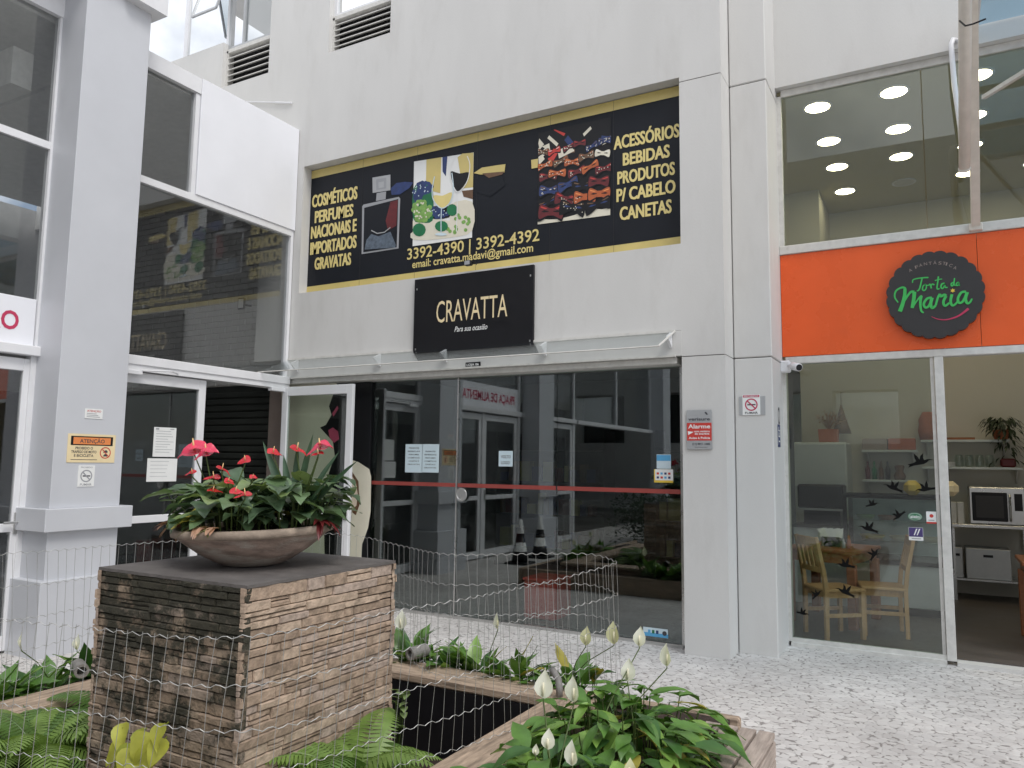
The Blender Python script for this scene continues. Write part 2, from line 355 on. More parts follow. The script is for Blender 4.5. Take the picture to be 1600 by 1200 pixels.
def wtext(mb, txt, bl, tr, y, m=0, bold=.012, shear=0, cap=0):
    """lettering on a wall facing the courtyard, between two surveyed corners"""
    a = at(*bl, 1, y); b = at(*tr, 1, y)
    if cap: b.z = at(bl[0], bl[1]-cap, 1, y).z
    text(mb, txt, a, (1, 0, 0), (0, 0, 1), b.x-a.x, b.z-a.z, m, bold, shear)
def xtext(mb, txt, bl, tr, x, m=0, bold=.012):
    a = at(*bl, 0, x); b = at(*tr, 0, x); text(mb, txt, a, (0, 1, 0), (0, 0, 1), b.y-a.y, b.z-a.z, m, bold)
def wpoly(mb, pts, y, m=0): mb.poly([at(p[0], p[1], 1, y) for p in pts], m)
def wrect(mb, tl, br, y, m=0):
    a = at(*tl, 1, y); b = at(*br, 1, y); mb.poly([(a.x, y, b.z), (b.x, y, b.z), (b.x, y, a.z), (a.x, y, a.z)], m)
def cspline(pts, n=4):
    """closed smooth outline"""
    k = len(pts); out = []
    for i in range(k):
        a, b, c, d = (V3((*pts[(i+j) % k], 0)) for j in (-1, 0, 1, 2))
        for j in range(n): t = j/n; q = .5*((2*b)+(c-a)*t+(2*a-5*b+4*c-d)*t*t+(3*b-a-3*c+d)*t**3); out.append((q.x, q.y))
    return out
def ell(cx, cy, rx, ry, n=16, a0=0): return [(cx+rx*math.cos(2*math.pi*k/n+a0), cy+ry*math.sin(2*math.pi*k/n+a0)) for k in range(n)]
def ribbon(mb, pts, wd, nrm, m=0):
    """flat brush stroke of varying width along 3-D points"""
    pts = [V3(p) for p in pts]; k = len(pts); nrm = V3(nrm); w2 = wd if isinstance(wd, (list, tuple)) else [wd]*k; i0 = len(mb.v)
    for i, p in enumerate(pts):
        d = (pts[min(i+1, k-1)]-pts[max(i-1, 0)]).normalized(); s = d.cross(nrm)*w2[i]*.5; mb.v += [tuple(p+s), tuple(p-s)]
    for i in range(k-1): mb.f.append((i0+2*i, i0+2*i+1, i0+2*i+3, i0+2*i+2)); mb.m.append(m)
def spline(pts, n=6):
    out = []; k = len(pts); P = [V3((p[0], p[1], 0 if len(p) < 3 else p[2])) for p in pts]
    for i in range(k-1):
        a = P[max(i-1, 0)]; b = P[i]; c = P[i+1]; d = P[min(i+2, k-1)]
        for j in range(n):
            t = j/n; out.append(.5*((2*b)+(c-a)*t+(2*a-5*b+4*c-d)*t*t+(3*b-a-3*c+d)*t**3))
    out.append(P[-1]); return out
# ================================================================== foliage tools
PROF = {'heart': ((-.20, .26), (-.09, .48), (.08, .56), (.26, .53), (.46, .42), (.66, .28), (.85, .12), (1, .0)),
        'lance': ((0, .04), (.12, .25), (.28, .44), (.45, .48), (.63, .37), (.82, .16), (1, .0)),
        'spathe': ((0, .06), (.12, .34), (.3, .52), (.5, .50), (.7, .34), (.86, .14), (1, 0)),
        'strap': ((0, .30), (.2, .42), (.45, .46), (.7, .36), (.88, .18), (1, 0))}
def leaf(m, p, d, L, W, kind, droop=.6, k=0, fold=.25, rr=rnd, up=None):
    """one blade: folded along its midrib, bending down by droop radians towards the tip"""
    p = V3(p); d = V3(d).normalized(); up = V3(up) if up else V3((0, 0, 1))
    if abs(d.dot(up)) > .97: up = d.orthogonal()
    s = d.cross(up).normalized(); u = s.cross(d).normalized()
    tw = rr.uniform(-.25, .25); s, u = s*math.cos(tw)+u*math.sin(tw), u*math.cos(tw)-s*math.sin(tw)
    i0 = len(m.v); pr = PROF[kind]; q = p.copy(); lt = 0; wv = rr.uniform(0, 6)
    for t, w_ in pr:
        an = -droop*max(t, 0)**1.3; dd = d*math.cos(an)+u*math.sin(an); uu = u*math.cos(an)-d*math.sin(an)
        q = q+dd*(t-lt)*L if t != pr[0][0] else p+dd*t*L; lt = t
        hw = w_*W; lift = fold*hw+.05*W*math.sin(wv+t*9)
        m.v += [tuple(q-s*hw+uu*lift), tuple(q-s*hw*.5+uu*lift*.35), tuple(q), tuple(q+s*hw*.5+uu*lift*.35), tuple(q+s*hw+uu*(fold*hw+.05*W*math.sin(wv+2+t*8)))]
    for i in range(len(pr)-1):
        for j in range(4):
            a = i0+5*i+j; m.f.append((a, a+1, a+6, a+5)); m.m.append(k)
def plant(m, c, n, rad, h0, h1, L, W, kind, mats, rr, stem=None, out=.7, droop=(.3, 1.0), fold=.22, tilt=(.0, 1.0)):
    """n leaves on stalks rising from around c"""
    c = V3(c)
    for i in range(n):
        a = rr.uniform(0, 6.283); q = math.sqrt(rr.random()); b = c+V3((rad[0]*q*math.cos(a), rad[1]*q*math.sin(a), 0))
        hh = rr.uniform(h0, h1)*(1-.35*q); o_ = V3((math.cos(a), math.sin(a), 0)); e = b+V3((0, 0, hh))+o_*out*hh*q*rr.uniform(.3, 1)
        if stem is not None and i % 2 == 0: m.tube([b, (b+e)/2+V3((0, 0, hh*.08)), e], .0035, 3, stem, cap=False)
        a2 = a+rr.uniform(-.9, .9); d = V3((math.cos(a2), math.sin(a2), rr.uniform(*tilt)*(1.1-q)))
        l = L*rr.uniform(.65, 1.15); leaf(m, e, d, l, W*rr.uniform(.8, 1.15)*l/L, kind, rr.uniform(*droop), rr.choice(mats), fold, rr)
def frond(m, b, az, L, lift, k, rr):
    """arching fern frond with paired pinnae"""
    n = 26; d = V3((math.cos(az), math.sin(az), 0)); s = V3((-d.y, d.x, 0)); pts = []; an = lift; q = V3(b)
    for i in range(n+1):
        pts.append(q.copy()); q = q+(d*math.cos(an)+V3((0, 0, math.sin(an))))*(L/n); an -= rr.uniform(.8, 1.2)*1.9/n
    m.tube(pts[::2], [.0025]*len(pts[::2]), 3, k, cap=False)
    for i in range(2, n):
        t = i/n; pl = L*.24*math.sin(math.pi*min(1, t*.92+.10))**.75*(1-.25*t); f = (pts[i+1]-pts[i-1]).normalized(); up = s.cross(f)*-1
        for sg in (-1, 1):
            o_ = (s*sg+f*.38-V3((0, 0, .18))).normalized(); w_ = f*(L/n)*.43; p = pts[i]; e = p+o_*pl
            m.add([p-w_*.7, p+o_*pl*.55-w_-V3((0, 0, pl*.02)), e-V3((0, 0, pl*.14)), p+o_*pl*.55+w_, p+w_*.7], [(0, 1, 2, 3, 4)], k)
# ================================================================== the ground
mb = MB(); mb.box(-60, -4.2, -60, 6.9, -.3, 0); mb.box(-1.92, 60, -60, 6.9, -.3, 0); mb.box(-4.2, -1.92, -60, 1.68, -.3, 0); mb.box(-4.2, -1.92, 3.99, 6.9, -.3, 0); mb.box(-1.75, 60, 6.9, 7.5, -.3, 0); struct(mb, 'pavement', 'pave')
mb = MB(); mb.box(-7.5, -1.76, 6.901, 14, -.3, .02); mb.box(-16, -7.5, -14, 14, -.29, .015); struct(mb, 'shop_floor', 'darkfloor')
mb = MB(); mb.box(-1.75, 6, 7.501, 11.5, -.3, .04); struct(mb, 'cafe_floor', 'cafefloor')

# ================================================================== main concrete building
YW, YG = 6.58, 6.78          # wall face, shop glass
BLD = thing('concrete_building', 'light grey plastered building with stepped piers, ground floor shops and louvred openings above', 'building', (-1.4, 7, 0))
mb = MB()
T2 = 10.5
# wall over the sign recess, cut for the louvred openings
mb.box(-5.335, -1.937, YW, 6.95, 5.165, T2); mb.box(-6.28, -5.335, YW, 6.95, 5.165, 6.545); mb.box(-7.295, -6.28, YW, 6.95, 5.165, T2)
mb.box(-8.17, -7.295, YW, 6.95, 5.165, 6.545); mb.box(-6.28, -5.335, YW, 6.95, 8.6, T2); mb.box(-8.17, -7.295, YW, 6.95, 8.6, T2)
mb.box(-9.6, -8.17, YW, 6.95, 5.165, 7.19)
# left end, between recess and glass hall
mb.box(-7.3, -6.60, YW, 6.95, 2.80, 5.165)
# band between recess and shopfront
mb.box(-6.60, -1.937, YW, 6.95, 2.80, 3.592)
mb.box(-6.60, -1.93, 6.735, 6.95, 3.592, 5.165)
mb.build('facade_wall', 'wall', BLD)
mb = MB()   # lintel boards over the shopfront
mb.box(-6.78, -1.937, YW-.004, 6.9, 2.572, 2.797); mb.build('lintel', 'wall', BLD)
mb = MB(); mb.box(-6.78, -1.99, YW+.02, 6.86, 2.505, 2.565, b=.006); mb.box(-6.78, -1.99, YW-.03, YW+.01, 2.562, 2.58)
mb.build('door_track', 'grime', BLD)
mb = MB()
# first pier (front 6.57), second pier (front 6.88), cut by two shadow joints
G1, G2 = 2.562, 5.118
for z0, z1 in ((-.02, G1-.004), (G1+.004, G2-.004), (G2+.004, T2)):
    mb.box(-1.937, -1.556, YW, 7.6, z0, z1); mb.box(-1.55, -1.222, 6.885, 7.62, z0, z1, b=.008)
mb.box(-1.93, -1.57, YW+.005, 7.5, G1-.01, G1+.01, 1); mb.box(-1.93, -1.57, YW+.005, 7.5, G2-.01, G2+.01, 1)
mb.box(-1.56, -1.235, 6.9, 7.5, G1-.01, G1+.01, 1); mb.box(-1.56, -1.235, 6.9, 7.5, G2-.01, G2+.01, 1)
mb.build('pier', ['wall', 'groove'], BLD)
mb = MB(); mb.box(-1.222, 6, 7.34, 7.62, 5.236, T2); mb.box(3.0, 6, 7.36, 7.62, 0, 5.2); mb.build('cafe_upper_wall', 'wall', BLD)
mb = MB(); mb.box(-1.75, 6, 7.34, 11.6, T2, T2+.2); mb.box(-12, -1.55, YW, 12, T2, T2+.2); mb.build('roof', 'wall', BLD)
# louvred openings
def louvre(x0, x1, z0, z1, y0, win):
    f = MB(); t = .028
    f.box(x0, x0+t, y0, y0+.1, z0, z1); f.box(x1-t*.6, x1, y0, y0+.1, z0, z1); f.box(x0, x1, y0, y0+.11, z1-.03, z1+.02)
    lv = f.build('louvre', 'grime', BLD)
    s = MB(); n = 6
    for k in range(n):
        z = z0+.02+(z1-z0-.05)*k/n
        for a, b in ((x0+t, x1-t*.6),):
            s.add([(a, y0+.005, z), (b, y0+.005, z), (b, y0+.075, z+.035), (a, y0+.075, z+.035), (a, y0+.005, z+.012), (b, y0+.005, z+.012), (b, y0+.075, z+.047), (a, y0+.075, z+.047)],
                  [(0, 1, 2, 3), (4, 7, 6, 5), (0, 4, 5, 1), (2, 6, 7, 3), (0, 3, 7, 4), (1, 5, 6, 2)])
    s.build('slat', 'grime', lv)
    d = MB(); d.box(x0-.01, x1+.01, y0+.102, y0+.2, z0-.02, z1); d.build('shade_box', 'black', lv)  # black box stands in for the shade behind the slats
    wf = MB(); a, b, c, e = x0, x1, z1+.02, z1+1.3
    wf.box(a, a+.04, y0+.02, y0+.08, c, e); wf.box(b-.04, b, y0+.02, y0+.08, c, e); wf.box(a+.04, b-.04, y0+.02, y0+.08, c, c+.04); wf.box(a+.04, b-.04, y0+.02, y0+.08, e-.04, e)
    if win:
        fo = wf.build('upper_window', 'white', BLD); g = MB(); g.box(a+.04, b-.04, y0+.045, y0+.055, c+.04, e-.04); g.build('pane', 'skyglass', fo)
    else:
        q = .3*(b-a); wf.box(a+q, a+q+.035, y0+.02, y0+.08, c+.04, e-.04)
        fo = wf.build('upper_window', 'silver', BLD); g = MB(); g.box(a+q+.035, b-.04, y0+.045, y0+.055, c+.04, e-.04); g.build('pane', 'hallglass', fo)
louvre(-6.28, -5.335, 6.545, 7.02, YW+.06, True)
louvre(-8.17, -7.295, 6.545, 7.09, YW+.06, False)
# long window over the parapet at the far left
wf = MB()
for x in (-9.13, -12.4): wf.box(x, x+.07, YW+.10, YW+.17, 6.6, 8.7)
wf.box(-12.4, -8.17, YW+.09, YW+.18, 8.65, 8.75); wf.box(-8.24, -8.17, YW+.1, YW+.17, 7.0, 8.65)
fo = wf.build('ribbon_window', 'white', BLD)
g = MB(); g.box(-9.06, -8.24, YW+.125, YW+.135, 7.1, 8.64); g.box(-12.3, -9.135, YW+.125, YW+.135, 6.4, 8.64); g.build('pane', 'skyglass', fo)
g = MB()   # hinged sash hanging open
p = [at(298, 28, 1, 6.15), at(352, 2, 1, 6.3)]
a0 = at(300, 27, 1, 6.42); b0 = at(338, 8, 1, 6.42); b0.z = a0.z; up = V3((0, .22, .75))
g.tube([a0, b0], .018, 4); g.tube([a0, a0+up], .018, 4); g.tube([b0, b0+up], .018, 4)
sh = g.build('open_sash', 'silver', fo)
g = MB(); g.poly([a0, b0, b0+up, a0+up]); g.build('pane', 'skyglass', sh)
mb = MB(); mb.box(-12.4, -9.6, YW+.03, 6.95, 5.2, 6.42); mb.build('side_wall', 'wall', BLD); mb = MB(); mb.box(-12.4, -8.17, YW+.04, 6.94, 8.75, T2); mb.build('side_wall', 'wall', BLD)
# shopfront panes
fr = MB(); fr.box(-6.4, -2.0, YG-.02, YG+.03, -.02, .03); fr.box(-2.012, -1.975, YG-.02, YG+.02, .03, 2.505); fr.box(-1.975, -1.937, YG-.01, YG+.02, 0, 2.505); fo = fr.build('shopfront_frame', 'steel', BLD)
for a, b in ((-5.56, -4.425), (-4.41, -3.255), (-3.248, -2.013)):
    g = MB(); g.box(a, b, YG-.005, YG+.005, .03, 2.505); g.build('shop_pane', 'shopglass', fo)
e = MB(); e.box(-4.425, -4.41, YG-.012, YG+.006, .03, 2.505); e.build('edge_strip', 'steel', fo)
lk = MB(); c = at(721, 773, 1, YG-.02)
for sx in (-.045, .01):
    pass
TT = Matrix.Translation(c) @ Matrix.Rotation(R(90), 4, 'X')
lk.lathe([(.066, 0), (.072, .006), (.066, .018), (.05, .02), (.045, .016)], 28, T=TT); lk.box(c.x-.004, c.x+.004, c.y-.024, c.y-.018, c.z-.06, c.z+.06); lk.build('lock', 'steel', fo, smooth=False)
st = MB()
for a, b in ((-5.555, -4.43), (-4.405, -3.26), (-3.243, -2.018)): st.box(a, b, YG-.0085, YG-.0055, 1.345, 1.385)
st.build('red_band', 'dullred', fo)
# dark interior of the corner shop
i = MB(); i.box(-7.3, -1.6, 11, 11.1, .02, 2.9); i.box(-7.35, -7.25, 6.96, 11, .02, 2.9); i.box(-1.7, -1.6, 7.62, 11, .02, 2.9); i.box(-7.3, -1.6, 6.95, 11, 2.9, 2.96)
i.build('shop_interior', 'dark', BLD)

# cafe front
YC = 7.43
f = MB()
f.box(-1.222, -1.195, YC-.03, YC+.05, .04, 2.56); f.box(-1.195, 3, YC-.03, YC+.06, 2.556, 2.622, b=.006)
f.box(.018, .088, YC-.035, YC+.045, .03, 2.556, b=.004); f.box(-.012, .014, YC-.01, YC+.03, .05, 2.556); f.box(-1.2, .018, YC-.05, YC+.06, 0, .035); f.box(-1.2, .018, YC-.02, YC+.03, .035, .07)
f.box(1.25, 1.32, YC-.035, YC+.045, .03, 2.556)
fo = f.build('cafe_frame', 'grime', BLD)
g = MB(); g.box(-1.195, -.012, YC+.002, YC+.010, .07, 2.556); g.build('cafe_pane', 'greenglass', fo)
f = MB(); f.box(.09, 3.0, YC-.06, YC+.1, -.02, .03); f.build('door_sill', 'wall2', fo)
f = MB(); f.box(-1.222, 3, YC-.05, YC+.02, 3.598, 3.68, b=.005); f.box(-1.222, -1.18, YC-.03, YC+.04, 3.68, 5.17); f.box(-1.18, 3, YC-.02, YC+.03, 5.165, 5.232)
fo = f.build('upper_frame', 'grime', BLD)
for a, b in ((-1.18, .012), (.02, 1.24), (1.25, 3)):
    g = MB(); g.box(a, b, YC+.002, YC+.010, 3.68, 5.165); g.build('upper_pane', 'greenglass', fo)
i = MB(); i.box(-1.85, -1.75, 7.62, 11.5, .04, 5.2); i.box(-1.75, -1.222, 7.625, 7.7, .04, 5.2); i.box(-1.75, 6, 11.4, 11.5, .04, 5.2); i.box(5.9, 6, 7.62, 11.4, .04, 5.2)
i.box(-1.75, -1.2, 10.3, 11.4, 4.45, 5.2); i.box(-1.222, 3, 7.46, 7.5, 2.66, 3.57)
i.build('cafe_interior_wall', 'cafewall', BLD)
i = MB(); i.box(-1.75, 6, 7.45, 11.4, 5.2, 5.3); i.build('cafe_ceiling', 'ceil', BLD)

# orange fascia sign of the cafe
o = thing('fascia_sign', 'orange sign board running above the cafe window and open door', 'sign', (.9, YC, 3.1))
mb = MB(); mb.box(-1.218, .372, YC-.03, YC+.02, 2.625, 3.594); mb.box(.376, 3, YC-.03, YC+.02, 2.625, 3.594); mb.build('board', 'orange', o)

# ================================================================== glass hall on the left
XG = -6.75
HAL = thing('glass_hall', 'two storey hall of white aluminium frames and dark glass with a grey clad column', 'building', (-8, 3, 0))
mb = MB()   # mullions and rails (run on towards the near side, seen mirrored in the shop glass)
def vm(y, z0, z1, w=.05, x=XG): mb.box(x-.04, x+.035, y, y+w, z0, z1)
def hm(y0, y1, z0, z1, p=.03, m=0): mb.box(XG-.05, XG+p, y0, y1, z0, z1, m)
for y in (3.655, 1.16, -1.3, -3.8, -6.3): vm(y, 2.54, 5.53, .055)
for y in (5.10,): vm(y, 4.37, 5.47, .05)
vm(6.53, 2.59, 4.37, .04); vm(4.28, 0, 5.47, .05)
for a, b in ((1.215, 3.655), (-1.245, 1.16), (-3.745, -1.3), (-6.245, -3.8)): hm(a, b, 4.30, 4.365)
hm(4.33, 6.53, 4.30, 4.37, .04); mb.build('mullion', 'white', HAL)
mb = MB(); mb.box(XG-.1, XG+.09, 4.3, 6.57, 2.495, 2.585, b=.006); mb.box(XG-.1, XG+.075, 4.3, 6.57, 2.44, 2.495)
for a, b in ((1.16, 3.72), (-1.3, 1.1), (-6.3, -1.4)): mb.box(XG-.1, XG+.09, a, b, 2.455, 2.54, b=.006)
mb.build('door_header', 'white', HAL)
mb = MB(); mb.box(XG-.15, XG+.05, 4.30, 5.15, 5.475, 5.645); mb.box(XG-.15, XG+.05, -14, 3.69, 5.53, 5.9); mb.box(-12, -6.25, -14, 4.38, 5.9, 6.25); mb.box(-6.85, -6.25, 4.0, 4.38, 5.80, 5.9)
mb.build('fascia', 'white', HAL)
mb = MB(); mb.box(XG-.05, XG+.055, 5.155, 6.575, 4.372, 5.652, b=.005); mb.build('white_panel', 'panel', HAL)
mb = MB(); mb.box(-12, XG-.06, 4.3, YW-.01, 5.46, 5.64); mb.box(-12, XG-.06, -14, 4.3, 5.5, 5.9); mb.build('hall_roof', 'grime', HAL)
for a, b, c, d in ((4.33, 5.10, 4.37, 5.475), (4.33, 6.53, 2.585, 4.30), (1.215, 3.655, 4.365, 5.53), (1.215, 3.655, 2.955, 4.30), (-1.245, 1.16, 2.54, 4.3), (-1.245, 1.16, 4.365, 5.53),
                   (-3.745, -1.3, 2.54, 4.3), (-3.745, -1.3, 4.365, 5.53), (-6.245, -3.8, 2.54, 4.3), (-6.245, -3.8, 4.365, 5.53)):
    g = MB(); g.box(XG-.012, XG-.002, a, b, c, d); g.build('hall_pane', 'hallglass', HAL)
# columns: shaft, cap band, plinth
def column(y, name='column'):
    m = MB(); m.box(-6.72, -6.36, y, y+.615, 1.18, 5.9, b=.004); m.box(-6.72, -6.36, y, y+.615, .6, 1.0, b=.004); cl = m.build(name, 'colgrey', HAL)
    m = MB(); m.box(-6.74, -6.29, y-.065, y+.70, .995, 1.182, b=.005); m.build('cap', 'colgrey', cl)
    m = MB(); m.box(-6.735, -6.29, y-.065, y+.70, -.02, .604, b=.005); m.build('plinth', 'colgrey', cl)
column(3.675); column(.45); column(-6.9)
# doors
def door(parent, hinge, swing, wd, name='glass_door', z1=2.43, gm='hallglass'):
    """leaf built in local frame: hinge at origin, width along +x"""
    T = Matrix.Translation(hinge) @ Matrix.Rotation(swing, 4, 'Z')
    m = MB(); s = .085
    for x0, x1, z0, z1_ in ((0, s, .02, z1), (wd-s, wd, .02, z1), (s, wd-s, z1-s-.02, z1), (s, wd-s, .02, .14), (s, wd-s, .98, 1.05)): m.cbox((x0+x1)/2, 0, (z0+z1_)/2, x1-x0, .045, z1_-z0, 0, .004, T)
    d = m.build(name, 'white', parent)
    g = MB(); g.cbox(wd/2, 0, (1.05+z1-s)/2-.01, wd-2*s, .008, z1-s-.02-1.05, 0, 0, T); g.cbox(wd/2, 0, .56, wd-2*s, .008, .84, 0, 0, T); g.build('pane', gm, d)
    h = MB(); h.tube([T @ V3((wd-.05, .03, .95)), T @ V3((wd-.05, .075, .95)), T @ V3((wd-.05, .075, 1.12)), T @ V3((wd-.05, .03, 1.12))], .012, 6)
    h.cbox(wd-.045, -.03, 1.05, .05, .012, .18, 0, .003, T); h.tube([T @ V3((wd-.05, -.03, 1.06)), T @ V3((wd-.05, -.07, 1.06)), T @ V3((wd-.17, -.07, 1.06))], .011, 6); h.build('handle', 'steel', d)
    return d
door(HAL, (XG, 4.31, 0), R(90), 1.13)
door(HAL, (XG+.06, 6.50, 0), R(0), 1.07, 'open_door', 2.455, 'greenglass')
for y in (1.25, 2.5, -1.2): door(HAL, (XG, y, 0), R(90), 1.17 if y > 0 else 1.1)
mb = MB(); mb.box(XG-.05, XG+.04, 3.63, 3.72, 0, 2.455); mb.box(XG-.05, XG+.04, 1.16, 1.24, 0, 2.455); mb.box(XG-.05, XG+.04, 2.42, 2.5, 0, 2.455); mb.box(XG-.05, XG+.04, -1.3, -1.21, 0, 2.455); mb.box(XG-.05, XG+.04, -.09, 0, 0, 2.455); mb.build('door_post', 'white', HAL)
for y, n in ((4.42, 1), (6.28, 1)):
    m = MB(); m.box(XG+.03, XG+.10, y, y+.22, 2.40, 2.44, b=.004); m.tube([(XG+.09, y+.2, 2.445), (XG+.24, y+.42, 2.452), (XG+.08, y+.62, 2.46)], .009, 5); m.build('door_closer', 'white', HAL)
# inside the hall
mb = MB(); mb.box(-12.5, -12.4, -14, 12, 0, 2.6); mb.box(-12.4, -8.72, 6.88, 6.95, 0, 2.56); mb.box(-12, XG-.3, -14, -13.9, 0, 5.5); mb.build('hall_interior', 'dark', HAL); mb = MB(); mb.box(-12.5, -12.4, -14, 12, 2.6, 5.5); mb.box(-12.4, -11, 1, 1.1, 2.6, 5.5); mb.build('upper_wall', 'hallwall_lit', HAL)  # one wall in two tones: dim below, brighter above, painted into the colour
for y in (-2.6, .2, 2.2, 3.5):
    mb = MB(); mb.box(-12.4, XG-.4, y, y+.18, 4.95, 5.3); mb.build('beam', 'grime', HAL)
mb = MB(); mb.box(-9.2, -9.0, -6, 3.9, 3.3, 4.05); mb.build('balcony', 'white', HAL); mb = MB(); mb.box(-12.4, -9.0, -6, 3.9, 3.1, 3.3); mb.build('balcony_floor', 'grime', HAL)
mb = MB(); mb.box(-7.30, -6.83, 6.86, 6.94, .0, 2.56); mb.build('jamb', 'jamb', HAL)
mb = MB()
for k in range(28): mb.box(-8.72, -7.30, 6.88+(.0), 6.905, .03+k*.088, .03+k*.088+.07, b=.01)
mb.box(-8.72, -7.30, 6.91, 6.94, 0, 2.56); mb.build('roller_shutter', 'shutter', HAL)
mb = MB(); mb.box(-12.4, -6.82, 6.90, 6.945, 2.56, 5.45, 1)
r2 = random.Random(3)
for k in range(36):
    z = 2.57+k*.079; x = -6.83-(.13 if k % 2 else 0)
    if k % 2: mb.box(-6.95, -6.83, 6.88, 6.902, z, z+.07, b=.004)
    while x > -11.3:
        d = r2.uniform(-.003, .003); mb.box(x-.245, x-.006, 6.88+d, 6.902, z, z+.07, b=.005); x -= .25
mb.build('brick_wall', ['brick', 'grime'], HAL)
# PRACA DE ALIMENTACAO sign over the doors
o = thing('hall_sign', 'white sign board with crimson capitals over the hall doors left of the column', 'sign', (XG, 2.4, 2.55))
m = MB(); m.box(XG-.01, XG+.02, 1.22, 3.65, 2.545, 2.95, b=.004); m.build('board', 'panel', o)
m = MB(); text(m, 'PRAÇA DE ALIMENTAÇÃO', (XG+.0225, 1.36, 2.665), (0, 1, 0), (0, 0, 1), 2.155, .15, 0, .02); m.build('lettering', 'crimson', o)

# building across the courtyard (only ever seen mirrored in the glass)
OPP = thing('courtyard_building', 'grey building across the courtyard, seen mirrored in the upper cafe window', 'building', (0, -13, 0))
m = MB(); m.box(-16, 14, -14, -13, 0, 2.4); m.box(-16, 14, -14, -13, 4.2, 5.5); m.box(-16, 14, -14, -13, 7.2, 12.5)
for x in range(-16, 15, 3): m.box(x, x+1.0, -14, -13, 2.4, 4.2); m.box(x, x+1.0, -14, -13, 5.5, 7.2)
m.box(-16, 14, -14, -13.7, 2.4, 7.2, 1); m.build('wall', ['wall2', 'hallglass'], OPP)
for x in (-1.4, 1.6, 4.6):
    m = MB()
    for k in range(8): m.box(x-.5, x+1.4, -13.05, -12.95, 5.55+k*.1, 5.59+k*.1)
    m.build('louvre', 'grime', OPP)

# glass awning over the shop door
o = thing('glass_awning', 'narrow sloping glass awning above the corner shop entrance', 'awning', (-4.4, YW, 2.75))
m = MB(); A0, A1, z0, z1 = -6.72, -2.0, 2.795, 2.60
m.add([(A0, YW, z0), (A1, YW, z0), (A1, 6.12, z1), (A0, 6.12, z1), (A0, YW, z0-.01), (A1, YW, z0-.01), (A1, 6.12, z1-.01), (A0, 6.12, z1-.01)], [(0, 1, 2, 3), (4, 7, 6, 5), (0, 4, 5, 1), (2, 6, 7, 3), (0, 3, 7, 4), (1, 5, 6, 2)])
m.build('pane', glass('awning_glass', (.92, .94, .94), .06), o)
m = MB(); m.box(A0, A1, YW-.02, YW-.002, z0-.012, z0+.012); m.tube([(A0, 6.12, z1-.004), (A1, 6.12, z1-.004)], .007, 5); m.tube([(A1, 6.12, z1-.004), (A1, YW, z0)], .009, 5); m.build('rail', 'grime', o)
for x in (-6.55, -5.32, -4.44, -3.28, -2.03):
    m = MB(); m.prism([(x-.012, YW-.014, 2.64), (x-.012, YW-.014, 2.785), (x-.012, YW-.14, 2.725)], (.024, 0, 0)); m.build('bracket', 'white', o)

# glass canopy in front of the cafe and its strut
o = thing('canopy', 'white framed glass canopy projecting high over the cafe door on a long strut', 'canopy', (1.5, 6, 5.4))
m = MB(); m.box(.44, 4.2, 4.3, 7.33, 5.40, 5.412); m.build('pane', glass('canopy_glass', (.66, .78, .86), .06), o)
m = MB()
for x in (.40, 1.6, 2.8, 4.0): m.box(x, x+.06, 4.25, 7.33, 5.33, 5.40)
for y in (4.25, 5.25, 6.25): m.box(.40, 4.2, y, y+.05, 5.34, 5.398)
m.build('frame', 'white', o)
m = MB(); a = V3((.372, 7.375, 3.645)); b = at(1519, -5, 1, 5.7); b2 = b+(b-a)*.55
m.tube([a, b2], .044, 4); m.cbox(a.x, a.y-.015, a.z-.01, .10, .05, .06, 0, .006); m.build('strut', 'beigepvc', o)
m = MB(); m.tube([at(1537, 152, 1, 6.85), at(1600, 113, 1, 6.3), at(1690, 60, 1, 5.7)], .022, 4); m.build('brace', 'grime', o)
dp = MB(); q = at(1507, 262, 1, 6.62); q2 = at(1508, -8, 1, 5.62); dp.tube([q, q2, q2+(q2-q)*.6], .040, 14); dp.tube([q, q+(q-q2).normalized()*.02], .043, 14)
t = (q2-q).normalized(); c = q+(q2-q)*.83
o = thing('drain_pipe', 'thick beige plastic pipe tied along the canopy strut', 'pipe', tuple(q)); dp.build('pipe', 'beigepvc', o, True)
m = MB(); pp = [at(1499, 36, 1, 5.70), at(1508, 44, 1, 5.62), at(1520, 41, 1, 5.66), at(1540, 33, 1, 5.66)]; m.tube([p_-V3((0, .03, 0)) for p_ in pp], .006, 5); m.build('cable_tie', 'black', o)
m = MB(); m.tube([at(1497, 64, 1, 7.33), at(1489, 62, 1, 7.29), at(1486, 70, 1, 7.27), at(1491, 130, 1, 7.25), at(1501, 200, 1, 7.24), at(1504, 258, 1, 7.22)], .022, 10)
tag(m.build('conduit', 'white', None, True), 'thin white bent conduit on the cafe window left of the strut', 'pipe')
m = MB(); m.tube([at(430, 160, 1, YW-.02), at(456, 161, 1, YW-.02)], .012, 6); m.tube([at(385, 159, 1, YW-.02), at(432, 160, 1, YW-.02)], .008, 6)
tag(m.build('wall_rod', 'white'), 'thin white rod fixed to the wall above the white panel', 'rod')
